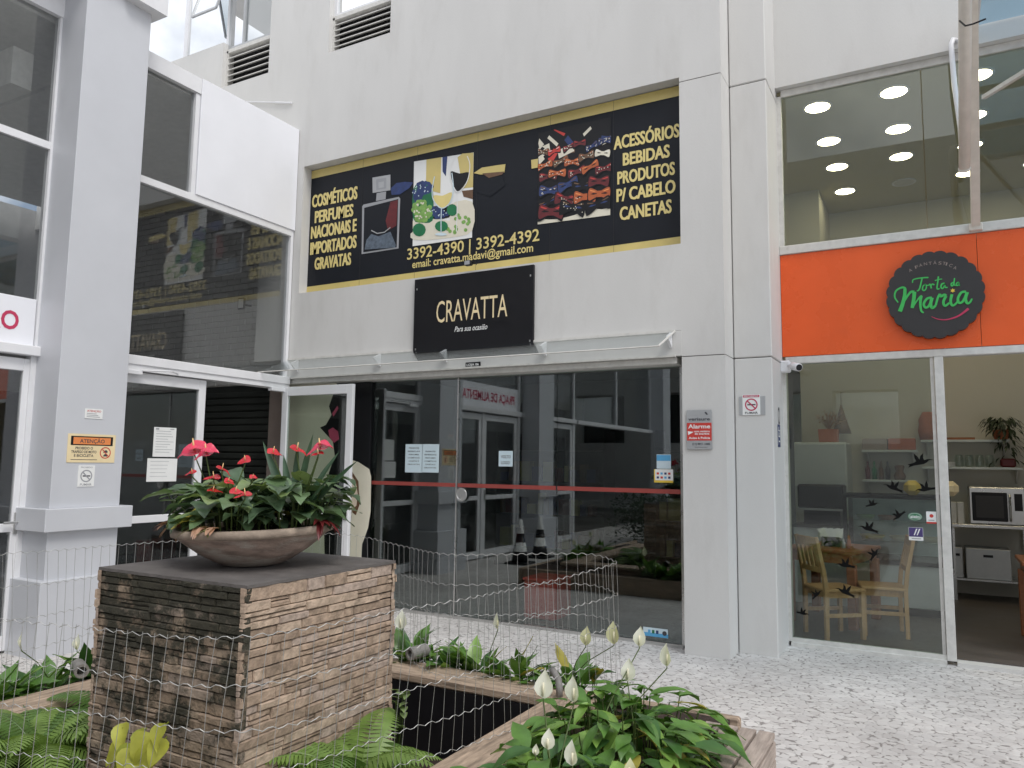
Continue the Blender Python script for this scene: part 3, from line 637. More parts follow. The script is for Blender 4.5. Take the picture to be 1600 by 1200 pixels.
# ================================================================== signs and notices
S = 6.712      # face of the recessed banner
o = thing('banner_sign', 'long black and gold banner of shop goods filling the wall recess', 'sign', (-4.3, YG, 3.65))
m = MB(); zb0, zb1 = 3.632, 5.155
m.box(-6.598, -1.934, S, S+.02, 3.594, zb1)
m.build('banner', 'blackvinyl', o)
m = MB()
for z0, z1 in ((3.60, zb0+.066), (zb1-.10, zb1)): m = MB(); m.box(-6.598, -1.934, S-.003, S-.0005, z0, z1); m.build('gold_border', 'gold', o)
for x in (-5.78, -4.99, -4.19, -3.32, -2.63): m = MB(); m.box(x-.0012, x+.0012, S-.0042, S-.003, zb0, zb1); m.build('seam', 'charcoal', o)
def B(y): return S-.0015*y-.003
m = MB()
for t, bl, tr, cp in (('COSMÉTICOS', (487.7, 324.2), (558.4, 294.4), 18), ('PERFUMES', (491.9, 348.3), (551.9, 323.4), 17.5), ('NACIONAIS E', (486, 373), (557, 345), 17.8), ('IMPORTADOS', (484.8, 398), (557, 370), 18), ('GRAVATAS', (491.5, 421.4), (548.5, 397.5), 17.6),
                  ('ACESSÓRIOS', (959.3, 233.6), (1061, 193), 19), ('BEBIDAS', (973.6, 258.5), (1046, 226), 18.5), ('PRODUTOS', (965, 287.8), (1054, 253), 18.5), ('P/ CABELO', (963.6, 315.3), (1055, 281), 19), ('CANETAS', (968.6, 344), (1049, 311.7), 19.5)):
    m = MB(); [wtext(m, t, (bl[0]+q_, bl[1]), (tr[0]+q_, tr[1]), B(1)-.0003*k_, 0, .018, 0, cp) for k_, q_ in enumerate((-.5, 0, .5))]; m.build('lettering', 'goldtxt', o)
m = MB(); wtext(m, '3392-4390 | 3392-4392', (636, 405.8), (842.8, 360), B(1), 0, .012, 0, 16.5); m.build('phone_lettering', 'goldtxt', o)
m = MB(); wtext(m, 'email: cravatta.madavi@gmail.com', (644, 419), (833, 383), B(1), 0, .014, 0, 11.5); m.build('email_lettering', 'goldtxt', o)
# perfume bottle
C5 = lambda x, y: (460+x/5.333, 240+y/5.333)
m = MB()
wpoly(m, [C5(*p) for p in ((565, 440), (575, 425), (870, 360), (882, 375), (868, 790), (560, 838))], B(1), 4)
wpoly(m, [C5(*p) for p in ((582, 452), (865, 378), (852, 780), (574, 822))], B(2), 1)
wpoly(m, [C5(*p) for p in ((600, 455), (860, 388), (850, 560), (760, 640), (690, 660), (640, 645), (596, 610))], B(3), 2)
wpoly(m, [C5(*p) for p in ((800, 402), (862, 385), (850, 600), (780, 640), (760, 560))], B(4), 3)
wpoly(m, [C5(*p) for p in ((585, 800), (600, 720), (640, 670), (700, 690), (800, 650), (845, 760), (840, 782))], B(3.5), 7)
ribbon(m, [at(*C5(*p), 1, B(5)) for p in ((640, 640), (690, 665), (750, 655), (800, 615))], .012, (0, 1, 0), 0)
wpoly(m, [C5(*p) for p in ((685, 330), (765, 315), (760, 380), (680, 395))], B(1), 5)
wpoly(m, [C5(*p) for p in ((650, 200), (800, 175), (800, 305), (652, 328))], B(1.5), 0)
wpoly(m, [C5(*p) for p in ((680, 215), (765, 200), (765, 290), (682, 305))], B(2.5), 5)
wpoly(m, [C5(*p) for p in ((700, 240), (745, 232), (745, 280), (702, 288))], B(3.5), 0)
wpoly(m, [C5(*p) for p in ((802, 290), (850, 245), (920, 235), (990, 240), (960, 285), (880, 340), (810, 345))], B(1), 6)
m.build('perfume_picture', ['silver', 'blackvinyl', 'blackvinyl', 'maroon', 'greyink', 'greyink', 'navy', 'bluegrey'], o)
# wine picture
m = MB(); r3 = random.Random(5)
wpoly(m, [C5(*p) for p in ((997, 66), (1494, -10), (1480, 700), (985, 772))], B(1), 0)
wpoly(m, [C5(*p) for p in ((1100, 50), (1225, 30), (1215, 330), (1095, 300))], B(2), 1)
wpoly(m, [C5(*p) for p in ((1233, 30), (1275, 22), (1262, 190), (1235, 150))], B(2.1), 2)
wpoly(m, [C5(*p) for p in ((1360, 30), (1400, 0), (1492, -8), (1488, 280), (1400, 290))], B(2), 1)
wpoly(m, [C5(*p) for p in ((1395, 310), (1488, 300), (1486, 380), (1410, 360))], B(2), 3)
wpoly(m, [C5(*p) for p in ((986, 560), (1130, 540), (1300, 560), (1300, 640), (986, 690))], B(2), 4)
def blob(cx, cy, rx, ry, n, s, mm, lv):
    for k in range(n):
        a = r3.uniform(0, 6.3); q = math.sqrt(r3.random()); x = cx+rx*q*math.cos(a); y = cy+ry*q*math.sin(a)
        wpoly(m, [C5(*p) for p in ell(x, y, s, s*1.05, 8)], B(lv+.02*k), mm)
wpoly(m, [C5(*p) for p in cspline([(990, 300), (1060, 240), (1140, 250), (1160, 420), (1150, 560), (1060, 575), (990, 540)], 3)], B(2.6), 6); wpoly(m, [C5(*p) for p in cspline([(1120, 450), (1290, 440), (1290, 530), (1130, 540)], 3)], B(2.6), 7); wpoly(m, [C5(*p) for p in cspline([(1290, 430), (1480, 400), (1482, 640), (1300, 700), (1000, 720), (1000, 640), (1280, 600)], 3)], B(2.3), 4)
blob(1060, 480, 76, 80, 60, 21, 5, 3); blob(1060, 475, 70, 70, 26, 7, 4, 4.4); blob(1085, 280, 62, 48, 30, 17, 2, 3); blob(1025, 350, 42, 48, 26, 16, 2, 3); blob(1050, 310, 70, 60, 14, 5, 9, 4.2); blob(1205, 490, 80, 42, 30, 17, 2, 3); blob(1205, 485, 75, 38, 10, 5, 9, 4.2)
for c in ((1040, 635, 55, 55), (1225, 605, 55, 45), (1315, 470, 45, 50)): wpoly(m, [C5(*p) for p in ell(*c, 12)], B(4), 6)
blob(1380, 560, 90, 60, 10, 15, 5, 3.3); blob(1330, 640, 120, 30, 7, 15, 5, 3.3)
wpoly(m, [C5(*p) for p in cspline([(1300, 150), (1375, 165), (1452, 155), (1445, 210), (1410, 270), (1360, 315), (1320, 260)], 3)], B(4.5), 7)   # red wine
for pts in (((1350, 15), (1310, 70), (1298, 160), (1320, 260), (1358, 318), (1410, 280), (1450, 200), (1462, 90), (1440, 20)), ((1358, 318), (1355, 500), (1350, 650))):
    ribbon(m, [at(*C5(p.x, p.y), 1, B(5)) for p in spline(pts, 4)], .010, (0, 1, 0), 0)
wpoly(m, [C5(*p) for p in cspline([(1158, 350), (1235, 350), (1312, 322), (1290, 410), (1230, 455), (1185, 430)], 3)], B(5.2), 8)
for pts in (((1168, 190), (1148, 300), (1160, 390), (1225, 455), (1295, 410), (1325, 300), (1312, 160)), ((1225, 455), (1222, 560), (1222, 660))):
    ribbon(m, [at(*C5(p.x, p.y), 1, B(5.6)) for p in spline(pts, 4)], .012, (0, 1, 0), 9)
wpoly(m, [C5(*p) for p in ell(1222, 672, 50, 12, 14)], B(5.5), 9)
m.build('wine_picture', ['paper', 'gold', 'navy', 'brownp', 'cream', 'grape', 'greendk', 'black', 'goldtxt', 'bluepaper'], o)
# pen picture
C6 = lambda x, y: (740+x/4.615, 160+y/4.615)
m = MB()
wpoly(m, [C6(*p) for p in ((5, 560), (60, 540), (210, 530), (225, 600), (120, 680), (5, 640))], B(1), 0)
wpoly(m, [C6(*p) for p in ((0, 510), (60, 470), (175, 452), (230, 445), (222, 505), (170, 512), (50, 520))], B(2), 1)
wpoly(m, [C6(*p) for p in ((60, 512), (170, 502), (222, 498), (205, 520), (110, 545))], B(2.5), 2)
wpoly(m, [C6(*p) for p in ((415, 415), (466, 405), (462, 470), (418, 478))], B(2), 1)
m.build('pen_picture', ['blackvinyl', 'gold', 'brownp'], o)
# tie picture: rows of printed bow ties
m = MB()
def TP(u_, v_): return C6(468-6*v_+(524-1*v_)*u_, 222-117*u_+v_*(658+49*u_))
def tpoly(pts, lv, k): m.poly([at(*TP(min(max(a_, 0), 1), min(max(b_, 0), 1)), 1, B(lv)) for a_, b_ in pts], k)
tpoly([(0, 0), (1, 0), (1, 1), (0, 1)], 1, 1); tpoly(cspline([(0, .94), (.25, .97), (.6, .93), (.72, .80), (.82, .92), (1, .93), (1, 1), (0, 1)], 3), 1.3, 0)
r4 = random.Random(11); lv = 1.6
for k in range(16):
    u0 = r4.uniform(0, .95); v0 = r4.uniform(0, .3); an = r4.uniform(-1, 1); l_ = r4.uniform(.08, .22); w_ = r4.uniform(.015, .05); ca, sa = math.cos(an), math.sin(an); lv += .06
    tpoly([(u0+x_*ca-y_*sa, v0+x_*sa+y_*ca) for x_, y_ in ((-l_/2, -w_), (l_/2, -w_), (l_/2, w_), (-l_/2, w_))], lv, r4.choice((0, 0, 1, 2, 3, 6)))
rows = [(.20, 6, .17, (4, 0, 6, 2, 3)), (.33, 5, .21, (4, 5, 6, 4, 0)), (.46, 5, .24, (5, 4, 1, 6, 4)), (.60, 4, .28, (1, 7, 4, 3, 5)), (.74, 4, .30, (4, 7, 1, 5, 4)), (.86, 3, .34, (4, 4, 1))]
for v0, n_, w_, ks in rows:
    for q_ in range(n_):
        cx = (q_+.5)/n_+r4.uniform(-.04, .04); cy = v0+r4.uniform(-.03, .03)+.03; an = r4.uniform(-.45, .35); k = r4.choice(ks); hh = w_*r4.uniform(.34, .46); ca, sa = math.cos(an), math.sin(an); lv += .12
        Q = lambda x_, y_: (cx+x_*ca-y_*sa*.7, cy+x_*sa*.7+y_*ca)
        tpoly([Q(x_*w_/2*1.04, y_*hh+.012) for x_, y_ in cspline([(-1, -.6), (-.5, -.42), (0, -.16), (.5, -.42), (1, -.55), (1.02, .1), (.95, .6), (.5, .4), (0, .18), (-.5, .45), (-.97, .62), (-1.05, 0)], 2)], lv-.04, 1)
        for sg in (-1, 1):
            tpoly([Q(sg*x_*w_/2, y_*hh) for x_, y_ in cspline([(0, -.13), (.45, -.40), (.9, -.52), (1.02, -.1), (.94, .48), (.5, .36), (0, .13)], 3)], lv, k)
            tpoly([Q(sg*x_*w_/2, y_*hh) for x_, y_ in ((.08, -.02), (.55, -.12), (.8, -.02), (.55, .04))], lv+.03, 1 if k != 1 else 3)
            tpoly([Q(sg*x_*w_/2, y_*hh) for x_, y_ in ((.3, -.24), (.85, -.40), (.88, -.30), (.5, -.2))], lv+.03, {4: 2, 5: 8, 6: 5, 7: 9, 0: 9, 1: 6, 2: 9, 3: 6}[k])
        tpoly([Q(x_*w_*.09, y_*hh*.26) for x_, y_ in ((-1, -1), (1, -1), (1.1, 1), (-1.1, 1))], lv+.05, k)
        if r4.random() < .5:
            for _ in range(12):
                x_, y_ = r4.uniform(-.9, .9), r4.uniform(-.34, .34)
                if abs(y_) < .12+.3*abs(x_): a_, b_ = Q(x_*w_/2, y_*hh); s_ = .0062; tpoly([(a_-s_, b_-s_*.7), (a_+s_, b_-s_*.7), (a_+s_, b_+s_*.7), (a_-s_, b_+s_*.7)], lv+.07, 0)
m.build('tie_picture', ['cream', 'black', 'red', 'navy', 'maroon', 'rust', 'brownp', 'lilac', 'signorange', 'paper'], o)
# floodlight under the banner
q = at(733, 413, 1, YW-.06); o = thing('floodlight', 'small black floodlight fixed between the banner and the black shop sign', 'lamp', (q.x, YW, q.z))
m = MB(); m.cbox(q.x, YW-.07, q.z+.01, .085, .06, .055, 0, .012); m.build('housing', 'black', o); m = MB(); m.box(q.x-.03, q.x+.03, YW-.104, YW-.098, q.z-.012, q.z+.028); m.build('lens', 'greyink', o); m = MB(); m.tube([(q.x+.05, YW-.07, q.z+.02), (q.x+.062, YW-.035, q.z+.015), (q.x+.05, YW, q.z+.01)], .008, 5); m.build('bracket', 'black', o)
# black shop sign
ys = YW-.03
a = at(648, 436, 1, ys); b = at(834, 413, 1, ys); c = at(646, 552, 1, ys)
o = thing('shop_sign', 'square black sign with gold capitals above the awning', 'sign', ((a.x+b.x)/2, YW, c.z))
m = MB(); m.box(a.x, b.x, ys, YW-.001, c.z, b.z, b=.003); m.build('board', 'black', o)
m = MB(); wtext(m, 'CRAVATTA', (681.5, 504.5), (793, 462), ys-.003, 0, .0, 0, 33); m.build('lettering', 'signcream', o)
m = MB(); wtext(m, 'Para sua ocasião', (710, 518.5), (761, 505), ys-.003, 0, .008, .25, 8); m.build('tagline', 'paper', o)
m = MB()
for x in (a.x+.03, b.x-.04):
    for z in (c.z+.03, b.z-.12): m.box(x, x+.012, ys-.004, ys-.001, z, z+.02)
m.build('screw', 'steel', o)
a = at(727.5, 574.5, 1, YW-.02); b = at(750.5, 566, 1, YW-.02); b.z = at(727.5, 566.5, 1, YW-.02).z
o = thing('number_plate', 'small black unit number plate on the lintel under the awning', 'sign', (a.x, YW, a.z))
m = MB(); m.box(a.x, b.x, YW-.024, YW-.0125, a.z, b.z, b=.002); m.build('plate', 'black', o); m = MB(); text(m, 'LOJA 06', (a.x+.015, YW-.0255, a.z+.016), (1, 0, 0), (0, 0, 1), b.x-a.x-.03, b.z-a.z-.03, 0, .02); m.build('lettering', 'paper', o)

# round pie shop sign
yd = YC-.11
c0 = at(1460, 460, 1, yd); Rd = .372
o = thing('round_sign', 'scalloped charcoal disc sign with green handwriting on the orange board', 'sign', (c0.x, YC, c0.z))
m = MB(); pts = []
for k in range(24*8):
    a = 2*math.pi*k/(24*8); rr = Rd*(.955+.045*abs(math.sin(12*a+.4))**.7); pts.append((c0.x+rr*math.cos(a), yd, c0.z+rr*math.sin(a)*1.02))
m.prism(pts, (0, .06, 0)); m.box(c0.x-.1, c0.x+.1, yd+.06, YC-.03, c0.z-.1, c0.z+.1); m.build('disc', 'charcoal', o)
C7 = lambda x, y: at(1370+x/7.5, 380+y/7.5, 1, yd-.004)
def stroke(mb, pts, w0, w1=None, k=0, lift=0):
    sp = spline(pts, 6); n = len(sp); ww = [(w0+((w1 if w1 else w0)-w0)*i/(n-1)) for i in range(n)]
    ps = [C7(p.x, p.y)-V3((0, lift, 0)) for p in sp]; ribbon(mb, ps, ww, (0, 1, 0), k)
m = MB()
for n_, (s, a, b) in enumerate(((((418, 465), (425, 430), (470, 415), (540, 405), (605, 402)), .009, .012), (((533, 400), (522, 450), (505, 520), (490, 550), (470, 560)), .012, .012),
                (((575, 480), (545, 500), (535, 540), (555, 555), (578, 530), (578, 490), (560, 482)), .011, .010), (((578, 490), (605, 495), (622, 480), (640, 530)), .008, .010), (((625, 478), (640, 530)), .012, .012), (((632, 510), (650, 480), (675, 490)), .009, .012),
                (((722, 390), (715, 450), (705, 520), (715, 540), (735, 530)), .012, .010), (((680, 440), (720, 428), (765, 420)), .009, .009),
                (((795, 470), (762, 480), (752, 515), (770, 532), (792, 505), (798, 475), (800, 515), (830, 520)), .013, .010),
                (((895, 460), (872, 475), (875, 500), (895, 490), (912, 410)), .010, .010), (((912, 410), (905, 480), (922, 500)), .010, .008), (((960, 458), (935, 470), (932, 495), (950, 495), (962, 462), (962, 490), (975, 495)), .010, .008))):
    stroke(m, s, a, b, 0, .0004*n_+.0002)
for n_, (s, a, b) in enumerate(((((250, 695), (210, 630), (225, 560), (290, 520), (330, 530), (325, 580)), .010, .022), (((330, 535), (325, 620), (300, 720), (270, 800)), .024, .034), (((290, 740), (340, 650), (395, 575), (440, 570)), .014, .022), (((440, 570), (435, 640), (415, 760)), .030, .026),
                (((418, 760), (460, 690), (510, 625), (530, 620)), .012, .014), (((520, 620), (510, 700), (520, 790), (550, 815)), .024, .012),
                (((645, 640), (590, 650), (550, 710), (570, 755), (610, 735), (645, 650)), .020, .018), (((648, 640), (632, 710), (650, 760), (690, 730)), .026, .018), (((690, 730), (715, 640), (740, 595)), .016, .018), (((740, 595), (750, 625), (790, 605), (810, 620)), .018, .022), (((810, 620), (780, 690), (800, 735), (850, 700)), .022, .016),
                (((880, 600), (865, 680), (885, 730), (925, 710), (960, 660)), .022, .014), (((1045, 570), (990, 580), (950, 650), (965, 700), (1010, 680), (1055, 580)), .020, .018), (((1060, 575), (1040, 650), (1060, 705), (1095, 690), (1115, 650)), .026, .012))):
    stroke(m, s, a, b, 0, .0004*n_+.0002)
m.build('script', 'green', o)
m = MB(); stroke(m, ((640, 860), (720, 890), (820, 895), (940, 860), (1020, 810), (1075, 765)), .004, .020); m.build('smile', 'crimson', o)
m = MB(); cc = C7(890, 555)
m.poly([(cc.x+(.020 if k % 2 else .010)*math.cos(k*math.pi/6), yd-.004, cc.z+(.020 if k % 2 else .010)*math.sin(k*math.pi/6)) for k in range(12)]); m.build('star', 'yellow', o)
m = MB(); s_ = 'A FANTÁSTICA'; base = [(385, 340), (0, 0), (455, 300), (500, 278), (555, 262), (608, 255), (662, 248), (720, 250), (768, 253), (805, 260), (843, 275), (893, 300)]
for k, ch in enumerate(s_):
    if ch == ' ': continue
    a = C7(*base[k]); an = (.5-.095*k)*.75
    text(m, ch, a, (math.cos(an), 0, math.sin(an)), (-math.sin(an), 0, math.cos(an)), .010 if ch == 'I' else .024, .026, 0, .0)
m.build('arc_lettering', 'jamb', o)

# alarm plate on the first pier
yp = YW-.0105
def plate(name, label, cat, tl, br, y, mt, th=.006):
    a = at(*tl, 1, y); b = at(*br, 1, y); o = thing(name, label, cat, ((a.x+b.x)/2, y, b.z)); m = MB(); m.box(a.x, b.x, y-th, y-.0006, b.z, a.z); m.build('plate', mt, o); return o, a, b
o, a, b = plate('alarm_sign', 'silver and red alarm company plate on the first pier', 'sign', (1073, 641), (1113, 702), yp, 'silver')
W = b.x-a.x; H = a.z-b.z; m = MB(); m.box(a.x+.002, b.x-.002, yp-.0075, yp-.006, b.z+.22*H, b.z+.67*H); m.build('red_field', 'red', o)
m = MB()
def pt(s, fx, fz, fw, fh, k=0, bold=.02): text(m, s, (a.x+fx*W, yp-.0085, b.z+fz*H), (1, 0, 0), (0, 0, 1), fw*W, fh*H, k, bold)
pt('verisure', .07, .73, .86, .075, 1); pt('Alarme', .06, .53, .88, .10); pt('com registro', .3, .43, .62, .05); pt('de imagens', .32, .37, .58, .05); pt('Aviso à Polícia', .08, .26, .85, .055); pt('(11) 0011 1000', .22, .11, .7, .05, 1); pt('www', .3, .045, .55, .018, 1)
m.poly([(a.x+.04*W, yp-.0085, b.z+.46*H), (a.x+.28*W, yp-.0085, b.z+.44*H), (a.x+.06*W, yp-.0085, b.z+.36*H)], 0); m.poly([(a.x+.72*W, yp-.0085, b.z+.93*H), (a.x+.78*W, yp-.0085, b.z+.95*H), (a.x+.86*W, yp-.0085, b.z+.88*H), (a.x+.8*W, yp-.0085, b.z+.87*H)], 1)
m.build('lettering', ['paper', 'ink'], o)
# no smoking sign on the second pier
y2 = 6.8845
a = at(1155, 621, 1, y2); b = at(1196, 648, 1, y2)
def nosmoke(o, cx, z0, wd, hg, P, cr_='crimson', red=True):
    """P(u, v, lift) maps plate coordinates to the wall"""
    m = MB(); k = 'crimson'
    n = 24
    for i in range(n):
        a0, a1 = 2*math.pi*i/n, 2*math.pi*(i+1)/n; r0, r1 = .29*wd, .36*wd; vc = .5*hg
        m.poly([P(.5*wd+r0*math.cos(a0), vc+r0*math.sin(a0), 1), P(.5*wd+r1*math.cos(a0), vc+r1*math.sin(a0), 1), P(.5*wd+r1*math.cos(a1), vc+r1*math.sin(a1), 1), P(.5*wd+r0*math.cos(a1), vc+r0*math.sin(a1), 1)])
    d = .23*wd; m.poly([P(.5*wd-d-.02*wd, .5*hg+d-.03*wd, 2), P(.5*wd-d+.03*wd, .5*hg+d+.02*wd, 2), P(.5*wd+d+.02*wd, .5*hg-d+.03*wd, 2), P(.5*wd+d-.03*wd, .5*hg-d-.02*wd, 2)])
    if red: m.poly([P(.04*wd, .86*hg, 1), P(.96*wd, .86*hg, 1), P(.96*wd, .97*hg, 1), P(.04*wd, .97*hg, 1)])
    m.build('symbol', 'crimson' if red else 'greyink', o)
    m = MB(); m.poly([P(.28*wd, .47*hg, 1.5), P(.74*wd, .47*hg, 1.5), P(.74*wd, .53*hg, 1.5), P(.28*wd, .53*hg, 1.5)]); m.build('cigarette', 'ink', o)
o = thing('smoking_sign', 'no smoking sign with red ring and grey backing on the second pier', 'sign', (b.x, y2, b.z))
m = MB(); m.box(a.x, b.x, y2-.006, y2-.0006, b.z, a.z+.005); m.build('backing', 'silver', o)
c = at(1160.5, 648.5, 1, y2-.007); d = at(1187.5, 616, 1, y2-.007); wd, hg = d.x-c.x, d.z-c.z
m = MB(); m.box(c.x, d.x, y2-.0085, y2-.0062, c.z, d.z); m.build('plate', 'paper', o)
PP = lambda u_, v_, l: (c.x+u_, y2-.0085-.001*l, c.z+v_)
nosmoke(o, 0, 0, wd, hg, PP)
m = MB(); text(m, 'PROIBIDO', PP(.1*wd, .88*hg, 2.2), (1, 0, 0), (0, 0, 1), .8*wd, .065*hg, 1); text(m, 'FUMAR', PP(.14*wd, .05*hg, 1), (1, 0, 0), (0, 0, 1), .72*wd, .1*hg, 0, .02); m.build('lettering', ['ink', 'paper'], o)
# stickers on the side of the second pier
xs = -1.2215
o = thing('card_sticker', 'narrow blue card machine sticker on the edge of the second pier', 'sticker', (xs, 7.2, 1.6))
m = MB(); q = at(1217, 681, 0, xs); m.box(xs+.0003, xs+.002, q.y-.06, q.y+.06, q.z-.1, q.z+.1); m.build('blue_label', 'navy', o)
m = MB(); text(m, 'TEF', (xs+.003, q.y+.035, q.z-.08), (0, 0, 1), (0, -1, 0), .16, .07, 0); q2 = at(1217, 650, 0, xs)
for k in range(20):
    a0, a1 = 2*math.pi*k/20, 2*math.pi*(k+1)/20; m.poly([(xs+.001, q2.y+r_*math.cos(a_), q2.z+1.6*r_*math.sin(a_)) for r_, a_ in ((.035, a0), (.05, a0), (.05, a1), (.035, a1))], 1)
m.build('lettering', ['paper', 'ink'], o)
# security camera
q = at(1226, 574, 1, YC-.12); o = thing('security_camera', 'white bullet security camera at the top corner of the cafe window', 'camera', tuple(q))
m = MB(); m.cbox(q.x, YC-.075, q.z+.01, .09, .085, .11, 0, .012); m.build('junction_box', 'white', o)
m = MB(); d = V3((.55, -.75, -.22)).normalized(); s0 = V3((q.x+.075, YC-.15, q.z+.005)); m.tube([(q.x+.03, YC-.11, q.z+.01), s0-d*.03, s0], .014, 8); m.tube([s0-d*.02, s0, s0+d*.115, s0+d*.12], [.02, .036, .036, .03], 16); m.build('body', 'white', o, True)
m = MB(); m.tube([s0+d*.119, s0+d*.123], .029, 16); m.build('lens', 'black', o)

# notices on the column (facing the courtyard)
xc = -6.359
def cplate(name, label, tl, br, mt, cat='sign'):
    a = at(*tl, 0, xc); b = at(*br, 0, xc); o = thing(name, label, cat, (xc, (a.y+b.y)/2, b.z)); m = MB(); m.box(xc+.0004, xc+.004, a.y, b.y, b.z, a.z); m.build('plate', mt, o); return o, a.y, b.z, b.y-a.y, a.z-b.z
o, y0, z0, W, H = cplate('warning_notice', 'small white notice with red heading, highest on the grey column', (133, 638), (159.5, 655), 'paper')
m = MB(); x1 = xc+.0052; text(m, 'ATENÇÃO', (x1, y0+.1*W, z0+.68*H), (0, 1, 0), (0, 0, 1), .8*W, .18*H, 0); 
for k in range(3): m.box(xc+.004, xc+.005, y0+.1*W, y0+(.85-.1*k)*W, z0+(.15+.16*k)*H, z0+(.21+.16*k)*H, 1)
m.build('lettering', ['red', 'greyink'], o)
o, y0, z0, W, H = cplate('attention_sign', 'orange and cream attention sign about motorbike traffic on the grey column', (106.5, 677), (178, 723), 'signcream')
m = MB(); m.box(xc+.004, xc+.0046, y0+.06*W, y0+.94*W, z0+.60*H, z0+.92*H, 1); m.box(xc+.0046, xc+.0052, y0+.11*W, y0+.89*W, z0+.64*H, z0+.88*H, 0); m.build('heading', ['signorange', 'black'], o)
m = MB(); text(m, 'ATENÇÃO', (xc+.006, y0+.24*W, z0+.69*H), (0, 1, 0), (0, 0, 1), .52*W, .13*H, 0, .015)
for k, (s_, w_) in enumerate((('PROIBIDO O', .36), ('TRAFEGO DE MOTO', .52), ('E BICICLETA', .40))): text(m, s_, (xc+.0052, y0+(.34-w_/2)*W, z0+(.46-.13*k)*H), (0, 1, 0), (0, 0, 1), w_*W, .085*H, 0, .02)
m.box(xc+.004, xc+.0048, y0+.08*W, y0+.62*W, z0+.09*H, z0+.11*H); m.build('lettering', 'ink', o)
m = MB(); cy, cz = y0+.79*W, z0+.35*H
for k in range(22):
    a0, a1 = 2*math.pi*k/22, 2*math.pi*(k+1)/22; m.poly([(xc+.0052, cy+r_*math.cos(a_), cz+r_*math.sin(a_)) for r_, a_ in ((.098*W, a0), (.118*W, a0), (.118*W, a1), (.098*W, a1))], 0)
m.poly([(xc+.006, cy-.07*W, cz+.06*W), (xc+.006, cy-.06*W, cz+.075*W), (xc+.006, cy+.07*W, cz-.06*W), (xc+.006, cy+.06*W, cz-.075*W)], 0)
for dz, s in ((.03, .028), (-.045, .028)): m.poly([(xc+.0052, cy+x_*W, cz+z_*W) for x_, z_ in ((-.05, dz-s), (.045, dz-s), (.05, dz), (.02, dz+s), (-.02, dz+.6*s))], 1)
m.build('symbol', ['red', 'ink'], o)
o, y0, z0, W, H = cplate('smoking_notice', 'small white no smoking notice under the attention sign on the column', (122.5, 727), (146, 760), 'paper')
PP = lambda u_, v_, l: (xc+.004+.0008*l, y0+u_, z0+v_)
nosmoke(o, 0, 0, W, H, PP, red=False)
m = MB(); text(m, 'FUMAR', PP(.15*W, .05*H, 1), (0, 1, 0), (0, 0, 1), .7*W, .1*H, 0, .02); text(m, 'PROIBIDO', PP(.15*W, .87*H, 1), (0, 1, 0), (0, 0, 1), .7*W, .07*H, 0, .01); m.build('lettering', 'greyink', o)
# papers on the closed hall door
xd = XG+.006
for nm, lb, tl, br, lines in (('paper_notice', 'white printed page taped highest on the closed hall door', (241, 667), (273, 714), 9), ('paper_notice', 'wide white printed page taped below another on the hall door', (230.5, 716), (275, 752), 5)):
    a = at(*tl, 0, xd); b = at(*br, 0, xd); o = thing(nm, lb, 'notice', (xd, a.y, b.z), 'papers on the hall door')
    m = MB(); m.box(xd, xd+.0015, a.y, b.y, b.z, a.z); m.build('sheet', 'paper', o); m = MB(); H = a.z-b.z; W = b.y-a.y; rr = random.Random(lines)
    for k in range(lines): m.box(xd+.0015, xd+.0022, a.y+.1*W, a.y+(.9-.3*rr.random())*W, a.z-H*(.14+.8*k/lines), a.z-H*(.125+.8*k/lines))
    if lines == 9: m.box(xd+.0015, xd+.0022, a.y+.08*W, a.y+.22*W, a.z-.09*H, a.z-.03*H); m.box(xd+.0015, xd+.0022, a.y+.72*W, a.y+.9*W, a.z-.07*H, a.z-.04*H)
    m.build('print', 'greyink', o)
# notices on the shop glass
yg = YG-.0092
def gplate(name, label, tl, br, mt, cat='notice', group=None):
    a = at(*tl, 1, yg); b = at(*br, 1, yg); o = thing(name, label, cat, ((a.x+b.x)/2, yg, b.z), group); m = MB(); m.box(a.x, b.x, yg-.0015, yg, b.z, a.z); m.build('sheet', mt, o); return o, a.x, b.z, b.x-a.x, a.z-b.z
for (tl, br), lb in ((((634, 694), (659.5, 738.5)), 'left page of a pale blue price list pair taped inside the shop glass'), (((660, 694), (685.5, 738.5)), 'right page of a pale blue price list pair taped inside the shop glass')):
    o, x0, z0, W, H = gplate('price_list', lb, tl, br, 'bluepaper', 'notice', 'pale blue pages on the shop glass')
    m = MB(); off = 0 if 'left' in lb else .12; rr = random.Random(len(lb))
    for k, s_ in enumerate(('PRESENTES', 'BEBIDAS', 'PERFUMES', 'COSMÉTICOS', 'CANETAS E', 'GRAVATAS')): text(m, s_, (x0+(.15 if k % 2 else .2)*W, yg-.0022, z0+(.84-off-.115*k)*H), (1, 0, 0), (0, 0, 1), (.7 if k % 2 else .6)*W, .042*H, 0, .015)
    m.build('print', 'ink', o)
o, x0, z0, W, H = gplate('shop_note', 'square pale note in capitals taped right of the lock on the shop glass', (779.5, 704.5), (801, 729), 'bluepaper')
m = MB(); text(m, 'VOLTO', (x0+.17*W, yg-.0022, z0+.53*H), (1, 0, 0), (0, 0, 1), .68*W, .19*H, 0, .015); text(m, 'LOGO', (x0+.19*W, yg-.0022, z0+.15*H), (1, 0, 0), (0, 0, 1), .6*W, .19*H, 0, .015); m.build('lettering', 'ink', o)
o, x0, z0, W, H = gplate('blue_sticker', 'pale blue fading sticker above the card logos on the shop glass', (1026, 710), (1048.5, 732.5), 'bluepaper', 'sticker')
m = MB(); m.box(x0+.01*W, x0+.98*W, yg-.0022, yg-.0015, z0+.55*H, z0+.96*H); m.build('blue_half', 'skyblue', o)
